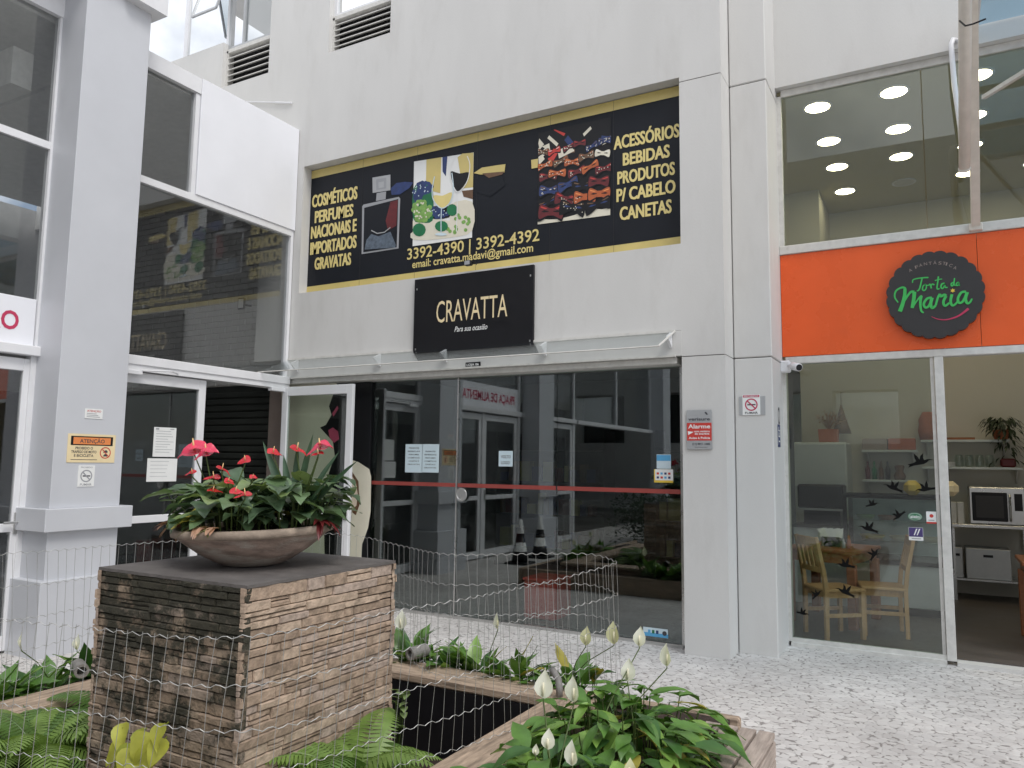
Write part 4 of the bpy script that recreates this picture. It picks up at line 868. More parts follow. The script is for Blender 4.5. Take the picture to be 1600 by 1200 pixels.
o, x0, z0, W, H = gplate('card_logos', 'white and yellow sticker of card logos low under the pale blue sticker', (1022, 733), (1052, 754.5), 'paper', 'sticker')
m = MB(); m.box(x0, x0+W, yg-.0022, yg-.0015, z0, z0+.17*H, 0); m.box(x0, x0+.05*W, yg-.0022, yg-.0015, z0+.17*H, z0+H, 0)
for k in range(4):
    for j in range(2): m.box(x0+(.14+.2*k)*W, x0+(.26+.2*k)*W, yg-.0022, yg-.0015, z0+(.3+.3*j)*H, z0+(.46+.3*j)*H, 1+(k+j) % 3)
m.build('logo', ['yellow', 'navy', 'red', 'skyblue'], o)
o, x0, z0, W, H = gplate('blue_label', 'blue strip sticker at the bottom right of the shop glass', (1005, 979), (1044, 997.5), 'bluepaper', 'sticker')
m = MB(); m.box(x0, x0+W, yg-.0022, yg-.0015, z0, z0+.42*H, 0)
for k in range(3): m.box(x0+(.2+.16*k)*W, x0+(.3+.16*k)*W, yg-.003, yg-.0022, z0+.35*H, z0+.75*H, k)
m.poly([(x0+.86*W+.09*W*math.cos(k), yg-.003, z0+.5*H+.09*W*math.sin(k)) for k in [i*.6283 for i in range(10)]], 3); m.build('print', ['skyblue', 'greendk', 'navy', 'ink'], o)
# poster behind the open hall door
ypz = YG-.04
o = thing('poster', 'tall dark poster with a pale raised arm behind the open hall door', 'poster', (-6, ypz, 0))
m = MB(); m.box(-6.72, -5.57, ypz+.002, ypz+.03, 0, 2.5); m.build('backing', 'black', o)
m = MB(); wpoly(m, [(440, 600), (527, 598), (514, 635), (518, 648), (509, 664), (500, 668), (520, 690), (523, 712), (514, 738), (505, 770), (508, 905), (440, 910)], ypz, 0); m.build('pale_ground', 'cream', o)
m = MB(); wpoly(m, [(513, 672), (520, 668), (528, 674), (530, 686), (522, 692), (515, 684)], ypz-.002, 0); wpoly(m, [(519, 646), (527, 634), (529, 638), (521, 651)], ypz-.002, 0); m.build('lips', 'pink', o)
m = MB()
wpoly(m, [(548, 718), (560, 722), (577, 733), (580, 745), (579, 800), (575, 825), (566, 850), (562, 905), (545, 905)], ypz-.001, 0)
wpoly(m, [(549, 735), (560, 752), (561, 770), (563, 785), (556, 805), (550, 800)], ypz-.003, 1); wpoly(m, [(549, 742), (556, 754), (559, 772), (557, 790), (550, 796)], ypz-.004, 2)
m.build('arm', ['cream', 'brownp', 'skin'], o)
# stickers and birds on the cafe glass
yb = YC-.001
def cg(name, label, tl, br, mt, cat='sticker'):
    a = at(*tl, 1, yb); b = at(*br, 1, yb); o = thing(name, label, cat, ((a.x+b.x)/2, yb, b.z)); return o, a.x, b.z, b.x-a.x, a.z-b.z
o, x0, z0, W, H = cg('green_badge', 'oval green sticker with white word on the cafe glass', (1418, 800.5), (1441.5, 814), 0)
m = MB()
for lv, s_, k in ((0, 1, 0), (1, .88, 1), (2, .8, 0)): m.poly([(x0+W/2+W/2*s_*math.cos(t_), yb-.0015-.0008*lv, z0+H/2+H/2*s_*math.sin(t_)) for t_ in [i*.3142 for i in range(20)]], k)
m.build('oval', ['greendk', 'paper'], o); m = MB(); text(m, 'alelo', (x0+.18*W, yb-.0045, z0+.3*H), (1, 0, 0), (0, 0, 1), .64*W, .42*H, 0, .02); m.build('lettering', 'paper', o)
o, x0, z0, W, H = cg('red_badge', 'white sticker with a red ball, right of the oval green one', (1447, 799), (1463.5, 818.5), 0)
m = MB(); m.box(x0, x0+W, yb-.002, yb-.0005, z0, z0+H, 0); m.box(x0, x0+W, yb-.0028, yb-.002, z0, z0+.14*H, 1); m.poly([(x0+W*.52+.2*W*math.cos(i*.4), yb-.003, z0+.64*H+.2*W*math.sin(i*.4)) for i in range(16)], 1); m.box(x0+.2*W, x0+.8*W, yb-.0028, yb-.002, z0+.24*H, z0+.32*H, 2); m.build('sheet', ['paper', 'red', 'greyink'], o)
o, x0, z0, W, H = cg('violet_badge', 'white and dark violet sticker with two white slashes on the cafe glass', (1419.5, 823.5), (1443, 845), 0)
m = MB(); m.box(x0, x0+W, yb-.002, yb-.0005, z0, z0+H, 0); m.box(x0+.02*W, x0+.98*W, yb-.0028, yb-.002, z0+.28*H, z0+.98*H, 1)
for k in (0, .2): m.poly([(x0+(.34+k)*W, yb-.0035, z0+.4*H), (x0+(.42+k)*W, yb-.0035, z0+.4*H), (x0+(.62+k)*W, yb-.0035, z0+.9*H), (x0+(.52+k)*W, yb-.0035, z0+.9*H)], 0)
m.box(x0+.2*W, x0+.85*W, yb-.0028, yb-.002, z0+.1*H, z0+.17*H, 2); m.build('sheet', ['paper', 'violet', 'greyink'], o)
bird = [(.66, .05), (.44, .12), (.34, .13), (.20, .09), (.16, .20), (.20, .46), (.04, .32), (-.02, .14), (-.08, .28), (-.26, .50), (-.24, .22), (-.18, .06), (-.34, -.02), (-.62, -.08), (-.52, -.14), (-.62, -.24), (-.34, -.16), (-.10, -.14), (.14, -.12), (.30, -.04), (.42, .06)]
spots = [(1438, 722, .145, .1, 1), (1396, 762, .12, -.2, -1), (1446, 764, .12, .35, -1), (1363, 788, .085, .1, 1), (1404, 806, .10, .9, -1), (1357, 826, .12, -.1, -1), (1366, 866, .10, .8, 1), (1321, 883, .12, .1, -1), (1321, 925, .125, -.2, -1), (1276, 929, .085, .6, 1), (1254, 958, .085, -.3, 1)]
wh = ['highest bird decal, under the shelf bracket', 'bird decal above the dark top of the display case at its middle', 'bird decal over the bread at the right end of the display case', 'small bird decal at the top left of the display case glass', 'upright bird decal left of the oval green sticker', 'bird decal beside the pies at the left of the display case', 'upright bird decal at the right corner of the wooden table', 'bird decal between table edge and chair seat, head to the right', 'bird decal over the seat of the nearest wooden chair', 'small upright bird decal on the back of the nearest chair', 'lowest bird decal near the left edge of the cafe glass']
for (px, py, s, an, fl), lb in zip(spots, wh):
    c = at(px, py, 1, yb-.001); m = MB(); ca, sa = math.cos(an), math.sin(an)
    s *= 1.12; m.prism([(c.x+s*(fl*x*ca-y*sa), yb-.001, c.z+s*(fl*x*sa+y*ca)) for x, y in bird], (0, -.001, 0)); tag(m.build('bird_decal', 'matte', org=c), 'black '+lb, 'decal', 'bird decals on the cafe glass')
# ================================================================== inside the cafe
c0 = None
spots = [(x, y) for x in (-.90, -.215, .47, 1.16) for y in (7.85, 8.76, 9.58, 10.5)]
rows = {-.90: 'in the row nearest the left cafe wall', -.215: 'in the second row from the left', .47: 'in the row beyond the strut', 1.16: 'in the fourth row from the left'}
nth = {7.85: 'first from the window', 8.76: 'second from the window', 9.58: 'third from the window', 10.5: 'farthest from the window'}
for x, y in spots:
    lb = 'round recessed ceiling lamp %s, %s' % (rows[x], nth[y])
    if c0 is None:
        c0 = thing('ceiling_lamp', lb, 'lamp', (x, y, 5.2), 'round lamps in the cafe ceiling')
        m = MB(); m.lathe([(.116, -.012), (.116, -.008)], 28); m.build('diffuser', 'lamp', c0, org=(0, 0, 0)).location = (0, 0, 0)
        m = MB(); m.lathe([(.138, -.001), (.138, -.012), (.117, -.013), (.117, -.001)], 28); m.build('rim', 'white', c0, org=(0, 0, 0)).location = (0, 0, 0)
        unlit = None
    elif (x, y) == (-.215, 10.5):
        o = thing('ceiling_lamp', 'unlit grey ceiling lamp at the far end of the second row', 'lamp', (x, y, 5.2), 'round lamps in the cafe ceiling'); m = MB(); m.lathe([(.116, -.012), (.116, -.008)], 28, (x, y, 5.2)); m.build('diffuser', 'grime', o); m = MB(); m.lathe([(.138, -.001), (.138, -.012), (.117, -.013), (.117, -.001)], 28, (x, y, 5.2)); m.build('rim', 'white', o)
    else: dup(c0, lb, (x, y, 5.2))
def chair(label, loc, rz, group):
    t = thing('wooden_chair', label, 'chair', loc, group, rz); Z = (0, 0, 0)
    def bp(m, n, mt='pinewood'): ob = m.build(n, mt, t, org=Z); ob.location = Z; return ob
    m = MB(); m.box(-.2, .2, -.2, .2, .425, .455, b=.008); m.box(-.17, .17, -.17, .17, .37, .425); bp(m, 'seat')
    for s in (-1, 1):
        m = MB(); m.box(s*.18-.019, s*.18+.019, .155, .195, 0, .425, b=.004); bp(m, 'leg')
        m = MB(); m.tube([(s*.18, -.185, 0), (s*.18, -.18, .43), (s*.178, -.20, .60), (s*.175, -.265, .92)], [.024, .026, .025, .021], 4); bp(m, 'rear_leg')
        m = MB(); m.box(s*.18-.011, s*.18+.011, -.17, .16, .20, .235, b=.003); bp(m, 'stretcher')
    m = MB(); m.cbox(0, -.253, .875, .33, .022, .085, 0, .006); bp(m, 'top_rail'); m = MB(); m.cbox(0, -.207, .62, .33, .02, .05, 0, .004); bp(m, 'lower_rail')
    for k in range(4):
        x = -.115+.0767*k; m = MB(); m.prism([(x-.019, -.204, .64), (x+.019, -.204, .64), (x+.019, -.243, .84), (x-.019, -.243, .84)], (0, -.012, 0)); bp(m, 'back_slat')
    return t
chair('pale wooden chair with slatted back nearest the cafe glass', (-.89, 7.86, .04), R(-52), 'wooden cafe chairs')
chair('pale wooden chair seen from its side, right of the small table', (-.50, 8.22, .04), R(100), 'wooden cafe chairs')
def table(label, loc, rz, sx=.62, sy=.75):
    t = thing('wooden_table', label, 'table', loc, 'wooden cafe tables', rz); Z = (0, 0, 0)
    m = MB(); m.box(-sx/2, sx/2, -sy/2, sy/2, .715, .75, b=.006); m.build('tabletop', 'redwood', t, org=Z).location = Z
    m = MB(); m.box(-sx/2+.04, sx/2-.04, -sy/2+.03, sy/2-.03, .62, .715); m.build('apron', 'redwood', t, org=Z).location = Z
    for a in (-1, 1):
        for b in (-1, 1):
            m = MB(); x, y = a*(sx/2-.055), b*(sy/2-.055); m.box(x-.04, x+.04, y-.04, y+.04, 0, .62, b=.006); m.build('leg', 'redwood', t, org=Z).location = Z
    return t
table('square red-brown table with napkins beside the pale chairs', (-.98, 8.66, .04), R(-12), .72, .85)
table('red-brown table cut by the right edge of the photo in the cafe doorway', (.98, 8.55, .04), R(0), .7, .7)
t = chair('red-brown chair at the right edge of the photo in the cafe doorway', (.86, 8.1, .04), R(0), 'wooden cafe chairs')
for c in t.children: c.data = c.data.copy(); c.data.materials[0] = M['redwood']
# napkins, salt, sauce
q = V3((-.98, 8.60, .79))
o = thing('napkin_holder', 'dark holder full of white napkins on the square table', 'holder', tuple(q))
m = MB(); m.box(q.x-.09, q.x+.09, q.y-.05, q.y+.05, q.z, q.z+.10, b=.006); m.build('holder', 'black', o)
m = MB(); rr = random.Random(2)
for k in range(9):
    x = q.x-.08+.02*k; a = rr.uniform(-.5, .5); m.add([(x-.03, q.y-.04, q.z+.10), (x+.03, q.y-.03, q.z+.09), (x+.03+a*.12, q.y+.0, q.z+.19), (x-.04+a*.12, q.y-.02, q.z+.17)], [(0, 1, 2, 3)])
m.build('napkins', 'paper', o)
for dx, mt, lb, h_ in ((.13, 'silver', 'silver shaker standing beside the napkin holder', .09), (.18, 'terracotta', 'small red sauce bottle at the corner of the square table', .13)):
    m = MB(); m.lathe([(.018, 0), (.02, .005), (.02, h_*.6), (.009, h_*.8), (.009, h_)], 12, (q.x+dx, q.y-.12, q.z)); tag(m.build('sauce_bottle' if mt != 'silver' else 'shaker', mt, None, True), lb, 'condiment')
# display case
t = thing('display_case', 'glass pastry display case with dark frame and pale base', 'display case', (-.3, 9.5, .04))
x0, x1, y0, y1 = -.93, .10, 9.3, 9.95
m = MB(); m.box(x0+.3, x1, y0+.02, y1, .12, .57, b=.01); m.build('base', 'fridge', t); m = MB(); m.box(x0+.3, x1, y0+.05, y1, .04, .12); m.build('plinth', 'charcoal', t)
m = MB(); m.box(x0, x1+.02, y0-.01, y1, 1.27, 1.31, b=.006); m.box(x0, x0+.04, y0, y0+.04, .57, 1.27); m.box(x1-.02, x1+.02, y0, y0+.04, .57, 1.27); m.box(x0, x1, y0-.005, y1, .57, .61); m.box(x0, x1, y1-.03, y1, .61, 1.27); m.build('frame', 'matte', t)
m = MB(); m.box(x0+.04, x1-.02, y0+.008, y0+.016, .61, 1.27); m.build('pane', 'greenglass', t)
for z in (.80, 1.02):
    m = MB(); m.box(x0+.05, x1-.03, y0+.06, y1-.04, z, z+.012); m.build('shelf', 'greenglass', t)
m = MB(); m.box(x0+.05, x1-.03, y1-.05, y1-.03, .62, 1.26); m.build('back_panel', 'bluepaper', t)
rr = random.Random(4)
for k, (x, z, r_, mt, lb) in enumerate(((-.66, .812, .13, 'yellow', 'round yellow pie on the left of the middle glass shelf'), (-.34, .812, .15, 'signcream', 'large pale pie in the middle of the display case'), (-.06, .812, .12, 'signcream', 'pale pie on the right of the middle glass shelf'), (-.72, 1.032, .10, 'grape', 'green salad dish on the upper shelf of the display case'), (-.50, 1.032, .10, 'rust', 'orange dish on the upper shelf of the display case'))):
    m = MB(); m.lathe([(r_*.8, 0), (r_, .035), (r_*.96, .045), (r_*.85, .04)], 18, (x, y0+.28, z+.001)); tag(m.build('pie', mt, None, True), lb, 'food')
for x, lb in ((-.42, 'bag of sliced bread on the display case near its middle'), (-.06, 'basket of rolls on the right end of the display case')):
    m = MB(); m.cbox(x+.18, 9.55, 1.39, .17, .16, .16, 0, .05); tag(m.build('bread', 'yellow' if x < -.2 else 'signcream'), lb, 'food')
# fridge, oven unit, shelves
t = thing('fridge', 'tall pale refrigerator against the back wall of the cafe', 'fridge', (-1.3, 10.8, .04))
m = MB(); m.box(-1.62, -.98, 10.45, 11.1, .06, 1.92, b=.015); m.build('body', 'fridge', t); m = MB(); m.box(-1.61, -.99, 10.43, 10.45, 1.35, 1.9, b=.006); m.build('door', 'fridge', t); m = MB(); m.tube([(-1.02, 10.42, .8), (-1.02, 10.40, .85), (-1.02, 10.40, 1.28), (-1.02, 10.42, 1.33)], .012, 6); m.build('handle', 'steel', t)
t = thing('coffee_machine', 'black coffee machine on a counter before the pale refrigerator', 'machine', (-1.2, 9.8, .95))
m = MB(); m.box(-1.45, -.95, 9.6, 10.0, 1.12, 1.40, b=.02); m.box(-1.40, -1.0, 9.72, 10.0, .93, 1.12); m.build('body', 'black', t); m = MB(); m.box(-1.44, -.96, 9.59, 9.60, 1.10, 1.125); m.build('trim', 'silver', t)
t = thing('counter', 'pale counter under the black coffee machine', 'counter', (-1.2, 9.8, .04)); m = MB(); m.box(-1.5, -.94, 9.58, 10.05, .04, .90); m.build('cabinet', 'fridge', t); m = MB(); m.box(-1.52, -.93, 9.56, 10.06, .90, .93, b=.004); m.build('worktop', 'charcoal', t)
t = thing('steel_table', 'stainless work table with an oven on it behind the doorway', 'table', (.5, 11, .04))
m = MB(); m.box(.10, .95, 10.75, 11.35, .905, .945, b=.005); m.build('worktop', 'steel', t); m = MB(); m.box(.12, .93, 10.77, 11.33, .28, .30); m.build('shelf', 'steel', t)
for x in (.13, .90):
    for y in (10.79, 11.30): m = MB(); m.box(x, x+.035, y, y+.035, .04, .905); m.build('leg', 'steel', t)
t = thing('oven', 'stainless convection oven with dark glass door on the work table', 'oven', (.6, 11, .945))
m = MB(); m.box(.33, .90, 10.78, 11.25, .95, 1.39, b=.012); m.build('body', 'steel', t); m = MB(); m.box(.36, .72, 10.765, 10.78, .99, 1.33, b=.01); m.build('door', 'black', t)
m = MB(); m.box(.40, .68, 10.762, 10.765, 1.03, 1.29); m.build('window', 'charcoal', t); m = MB(); m.tube([(.745, 10.76, 1.0), (.745, 10.74, 1.03), (.745, 10.74, 1.28), (.745, 10.76, 1.31)], .011, 6); m.build('handle', 'steel', t)
m = MB(); m.box(.79, .87, 10.772, 10.78, 1.12, 1.32); m.build('control_panel', 'black', t)
for x, lb in ((.16, 'left pale box on the work table beside the oven'), (.24, 'pale box standing nearest the oven on the work table')):
    m = MB(); m.box(x-.035, x+.035, 10.82, 10.95, .946, 1.20, b=.004); tag(m.build('carton', 'grime'), lb, 'box', 'cartons beside the oven')
for x, w_, lb in ((.16, .08, 'narrow white crate at the left under the work table'), (.50, .23, 'wide white crate with a handle hole under the work table')):
    o = thing('crate', lb, 'crate', (x, 11, .30), 'crates under the work table'); m = MB(); m.box(x-w_, x+w_, 10.80, 11.2, .301, .66, b=.008); m.build('body', 'silver', o); m = MB(); m.box(x-.05, x+.05, 10.797, 10.80, .56, .59); m.build('handle_hole', 'black', o)
def shelf(x0, x1, z, lb):
    o = thing('wall_shelf', lb, 'shelf', ((x0+x1)/2, 11.4, z), 'shelves on the cafe back wall'); m = MB(); m.box(x0, x1, 11.12, 11.4, z-.03, z, b=.004); m.build('board', 'fridge', o)
    for x in (x0+.06, x1-.06): m = MB(); m.prism([(x, 11.395, z-.032), (x, 11.395, z-.2), (x, 11.16, z-.032)], (.015, 0, 0)); m.build('bracket', 'grime', o)
shelf(-.86, -.20, 1.84, 'upper shelf with two boxes over the display case'); shelf(-.86, -.22, 1.45, 'lower shelf with a small coffee pot over the display case')
shelf(-.16, .80, 1.97, 'highest shelf holding a trailing plant above the oven'); shelf(-.16, .92, 1.63, 'shelf with glass jars above the oven')
for x0, x1, mt, lb in ((-.85, -.55, 'jamb', 'grey-brown storage box on the left of the upper shelf'), (-.54, -.22, 'rust', 'rust red storage box on the right of the upper shelf')):
    m = MB(); m.box(x0, x1, 11.14, 11.36, 1.842, 1.99, b=.006); tag(m.build('storage_box', mt), lb, 'box')
m = MB(); m.lathe([(.06, 0), (.075, .05), (.045, .11), (.06, .17), (.05, .19)], 14, (-.42, 11.25, 1.451)); tag(m.build('coffee_pot', 'brownp', None, True), 'small brown coffee pot on the lower shelf', 'pot')
m = MB(); m.lathe([(.11, 0), (.13, .12), (.115, .2), (.12, .26), (.08, .34), (.07, .36)], 16, (-.06, 11.25, 1.972)); tag(m.build('clay_jug', 'terracotta', None, True), 'terracotta jug on the highest shelf behind the white post', 'jug')
m = MB(); m.box(.10, .44, 11.16, 11.34, 1.972, 2.0); tag(m.build('serving_board', 'redwood'), 'flat red-brown boards lying on the highest shelf', 'board')
for k, (x, mt) in enumerate(((-.80, 'maroon'), (-.72, 'greendk'), (-.64, 'brownp'), (-.56, 'charcoal'))):
    m = MB(); m.lathe([(.03, 0), (.032, .13), (.012, .18), (.013, .24)], 12, (x, 11.25, 1.451)); tag(m.build('bottle', mt, None, True), ('red', 'green', 'brown', 'black')[k]+' bottle in the row left of the coffee pot on the lower shelf', 'bottle', 'bottles on the lower shelf')
m = MB(); [m.lathe([(.09, .012*k), (.10, .012*k+.009), (.06, .012*k+.011)], 16, (.12, 11.2, 1.632)) for k in range(5)]; tag(m.build('plate_stack', 'paper', None, True), 'small stack of white plates left of the glass jars', 'plates')
for k in range(4):
    m = MB(); m.lathe([(.045, 0), (.05, .02), (.05, .11), (.04, .125), (.042, .15)], 12, (.26+.11*k, 11.25, 1.632)); tag(m.build('glass_jar', 'greenglass', None, True), 'clear glass jar in the row of four on the shelf above the oven', 'jar', 'glass jars above the oven')
m = MB(); m.box(.70, .86, 11.16, 11.34, 1.632, 1.74, b=.02); tag(m.build('canister', 'maroon'), 'dark red canister right of the glass jars', 'container')
# potted dried plant on the fridge, wicker cone, trailing plant
def twigs(m, c, n, h_, sp, r_, k=0, seed=1):
    rr = random.Random(seed)
    for _ in range(n):
        a = rr.uniform(0, 6.28); d = V3((math.cos(a)*sp*rr.random(), math.sin(a)*sp*rr.random(), h_*rr.uniform(.5, 1))); p = V3(c)+d
        m.tube([c, V3(c)+d*.5+V3((0, 0, .02)), p], .003, 3, k); 
        for q_ in range(3): leaf(m, V3(c)+d*(.55+.15*q_), V3((rr.uniform(-1, 1), rr.uniform(-1, 1), rr.uniform(-.2, .8))).normalized(), .05, .022, 'lance', .3, k)
# cafe plants
o = thing('potted_plant', 'dried plant in a square terracotta pot on top of the refrigerator', 'plant', (-1.22, 10.8, 1.921))
m = MB(); m.prism([(-1.33, 10.7, 1.921), (-1.11, 10.7, 1.921), (-1.10, 10.7, 2.10), (-1.34, 10.7, 2.10)], (0, .2, 0)); m.build('pot', 'terracotta', o)
m = MB(); twigs(m, (-1.22, 10.8, 2.09), 26, .26, .26, .003, 0, 3); m.build('foliage', 'dryleaf', o)
m = MB(); m.lathe([(.12, 0), (.09, .10), (.05, .24), (.006, .40)], 14, (-1.10, 11.22, 2.06)); m.tube([(-1.10, 11.22, 2.45), (-1.10, 11.22, 2.62), (-1.10, 11.40, 2.63)], .004, 4); tag(m.build('wicker_cone', 'brownp', None, True), 'pointed wicker cone hanging on the wall behind the potted plant', 'ornament')
o = thing('trailing_plant', 'dark trailing plant hanging from the right end of the highest shelf', 'plant', (.72, 11.2, 1.972)); m = MB(); m.lathe([(.07, 0), (.09, .12)], 12, (.72, 11.22, 1.972)); m.build('pot', 'terracotta', o)
m = MB(); rr = random.Random(8)
for k in range(210):
    a = rr.uniform(0, 6.28); t = rr.random(); p = V3((.70+.2*math.cos(a)*rr.random()+(.10*t), 11.15+.12*math.sin(a), 2.26-.1*rr.random()-.62*t*t*rr.random()))
    leaf(m, p, V3((math.cos(a), math.sin(a)*.6-.2, -.6)).normalized(), .11, .035, 'lance', .6, 0, .2, rr)
m.build('foliage', 'darkplant', o, True)
# inside the corner shop
o = thing('red_crate', 'red plastic crate standing on the floor behind the shop glass', 'crate', (-3.55, 7.3, .02)); m = MB(); m.box(-3.78, -3.42, 7.1, 7.5, .021, .40, b=.015); m.build('body', 'red', o); m = MB(); m.box(-3.79, -3.41, 7.09, 7.51, .40, .43, b=.008); m.build('rim', 'red', o)
for k, x in enumerate((-3.95, -3.55, -3.15, -2.85, -2.58)):
    lb = ('leftmost', 'second from the left', 'middle', 'second from the right', 'rightmost')[k]+' of the five ceiling spotlights inside the corner shop'
    o = thing('spotlight', lb, 'lamp', (x, 8.3, 2.9), 'spotlights in the corner shop'); m = MB(); d = V3((.3, -.6, -.7)).normalized(); p = V3((x, 8.3, 2.80)); m.tube([(x, 8.3, 2.9), p], .01, 6); m.tube([p-d*.05, p+d*.06], [.03, .05], 12); m.build('body', 'white', o, True); m = MB(); m.tube([p+d*.055, p+d*.062], .042, 12); m.build('bulb', 'spot', o)
for k, (x, lb) in enumerate(((-5.2, 'shelf rack of goods deep inside the shop on the left'), (-2.6, 'shelf rack of goods deep inside the shop on the right'))):
    o = thing('shelf_rack', lb, 'shelf', (x, 10.7, .02), 'racks in the corner shop'); m = MB()
    for z in (.3, .8, 1.3, 1.8): m.box(x-.9, x+.9, 10.5, 10.95, z, z+.03)
    for dx in (-.92, .9): m.box(x+dx, x+dx+.03, 10.5, 10.95, .02, 2.1)
    m.build('rack', 'charcoal', o); rr = random.Random(k); m = MB()
    for z in (.33, .83, 1.33):
        xx = x-.85
        while xx < x+.75: w_ = rr.uniform(.06, .2); m.box(xx, xx+w_*.9, 10.55, 10.7, z, z+rr.uniform(.12, .32), rr.randrange(4)); xx += w_+.02
    m.build('goods', ['brownp', 'navy', 'maroon', 'gold'], o)
# wall lamp inside the hall
q = at(380, 475, 1, 6.84); o = thing('wall_lamp', 'small square floodlight on the painted brick wall inside the hall', 'lamp', tuple(q)); m = MB(); m.box(q.x-.06, q.x+.06, 6.80, 6.83, q.z-.075, q.z+.075, b=.006); m.build('housing', 'charcoal', o); m = MB(); m.box(q.x-.045, q.x+.045, 6.797, 6.80, q.z-.06, q.z+.06); m.build('lens', 'paper', o); m = MB(); m.tube([(q.x+.05, 6.83, q.z-.02), (q.x+.12, 6.87, q.z-.03)], .012, 6); m.build('arm', 'charcoal', o)
# cones and hedge mirrored in the shop glass
c0 = None
for x, y, lb in ((-5.9, 2.6, 'black and white traffic cone, nearer the column in the mirror image'), (-6.0, 1.7, 'black and white traffic cone, farther from the column in the mirror image')):
    if c0: dup(c0, lb, (x, y, 0)); continue
    c0 = thing('traffic_cone', lb, 'cone', (x, y, 0), 'cones before the hall doors'); Z = (0, 0, 0)
    m = MB(); m.box(-.19, .19, -.19, .19, .001, .035, b=.01); m.build('base', 'black', c0, org=Z).location = Z; m = MB(); m.lathe([(.14, .035), (.11, .2), (.11, .2), (.085, .34), (.085, .34), (.06, .48), (.03, .7)], 18); ob = m.build('cone', ['black', 'paper'], c0, True, org=Z); ob.location = Z
    for p_ in ob.data.polygons:
        z = sum(ob.data.vertices[v].co.z for v in p_.vertices)/len(p_.vertices); p_.material_index = 1 if .2 < z < .34 or z > .5 else 0
o = thing('hedge', 'low dark hedge across the courtyard, mirrored in the shop glass', 'hedge', (-4.9, -1.6, 0)); m = MB(); rr = random.Random(12)
for k in range(2600):
    a, b, c = rr.uniform(-1, 1), rr.uniform(-1, 1), rr.random()**.6
    hh = .85+.12*math.sin(a*7)+.1*math.sin(b*5+a*3)
    p = V3((-4.9+.8*a*(1-.2*c), -1.6+1.5*b*(1-.15*c), hh*c)); leaf(m, p, V3((rr.uniform(-1, 1), rr.uniform(-1, 1), rr.uniform(-.1, 1))).normalized(), .10, .055, 'lance', .5, 0, .2, rr)
m.build('foliage', 'hedge', o); m = MB()
for k in range(8): m.tube([(-5.4+.15*k, -2.6+.3*k, 0), (-5.4+.15*k, -2.6+.3*k, .6)], .02, 5)
m.build('stem', 'brownp', o)

# ================================================================== pond planter
ZR = .30; XI0, XI1, YI0, YI1 = -4.17, -1.955, 1.70, 3.953; TW = .26
PL = thing('pond_planter', 'raised pond bed edged with wide weathered timbers and a slatted rim', 'planter', (-3, 2.8, 0))
def timber(x0, x1, y0, y1, mt, nm='timber'):
    m = MB(); n = 9
    m.box(x0, x1, y0, y1, ZR-.055, ZR, b=.010); m.build(nm, mt, PL)
timber(XI1, XI1+TW-.01, YI0-.5, YI1+TW, 'timber'); timber(XI0-TW, XI1-.004, YI1, YI1+TW, 'timberx'); timber(XI0-TW, XI0, YI0-.5, YI1-.004, 'timber'); timber(XI0+.004, XI1-.004, YI0-TW, YI0, 'timberx')
m = MB()
for a in ((XI1+.001, XI1+.03, YI0, YI1), (XI0-.03, XI0-.001, YI0, YI1), (XI0, XI1, YI1+.001, YI1+.03), (XI0, XI1, YI0-.03, YI0-.001)): m.box(*a, -.3, ZR-.057)
m.box(XI0, XI1, YI0, YI1, -.29, -.28); m.build('liner', 'liner', PL)
m = MB()
for a in ((XI1+.032, XI1+TW-.01, .6, YI1+TW), (XI0-TW, XI0-.032, .6, YI1+TW), (XI0-.03, XI1+.03, YI1+.032, YI1+TW), (XI0-.03, XI1+.03, YI0-TW, YI0-.032)): m.box(*a, 0, ZR-.058)
m.build('bed_wall', 'timberx', PL)
m = MB(); m.box(-4.85, -1.0, YI1+TW+.20, YI1+TW+.26, 0, .22, b=.01); m.box(-4.92, -4.86, 0, YI1+TW+.26, 0, .22, b=.01); m.build('kerb', 'timberx', PL)
m = MB()
for k in range(4): x = -.738-.088*(k+1); m.box(x+.006, x+.082, .6, 4.045, ZR-.03, ZR, b=.004)
for k in range(3): m.box(-.768, -.740, .6, 4.04, .02+.082*k, .095+.082*k, b=.004)
m.box(-1.08, -.745, 4.0, 4.03, .02, ZR-.035); m.build('slatted_rim', 'deck', PL)
m = MB(); m.box(-4.86, -1.05, YI1+TW+.005, YI1+TW+.2, 0, .21); m.box(-4.86, XI0-TW-.005, .6, YI1+TW, 0, .21); m.box(XI1+TW, -1.09, .6, YI1+TW-.1, 0, .20); struct(m, 'soil', 'soil')
m = MB(); r0 = random.Random(2); nx, ny = 40, 40; gz = lambda y: .12 if y < 2.9 else .12-.27*min(1, (y-2.9)/.8)
m.add([(XI0+(XI1-XI0)*i/nx, YI0+(YI1-YI0)*j/ny, gz(YI0+(YI1-YI0)*j/ny)+r0.uniform(-.012, .012)) for j in range(ny+1) for i in range(nx+1)], [(j*(nx+1)+i, j*(nx+1)+i+1, (j+1)*(nx+1)+i+1, (j+1)*(nx+1)+i) for j in range(ny) for i in range(nx)]); struct(m, 'pond_soil', 'soil')

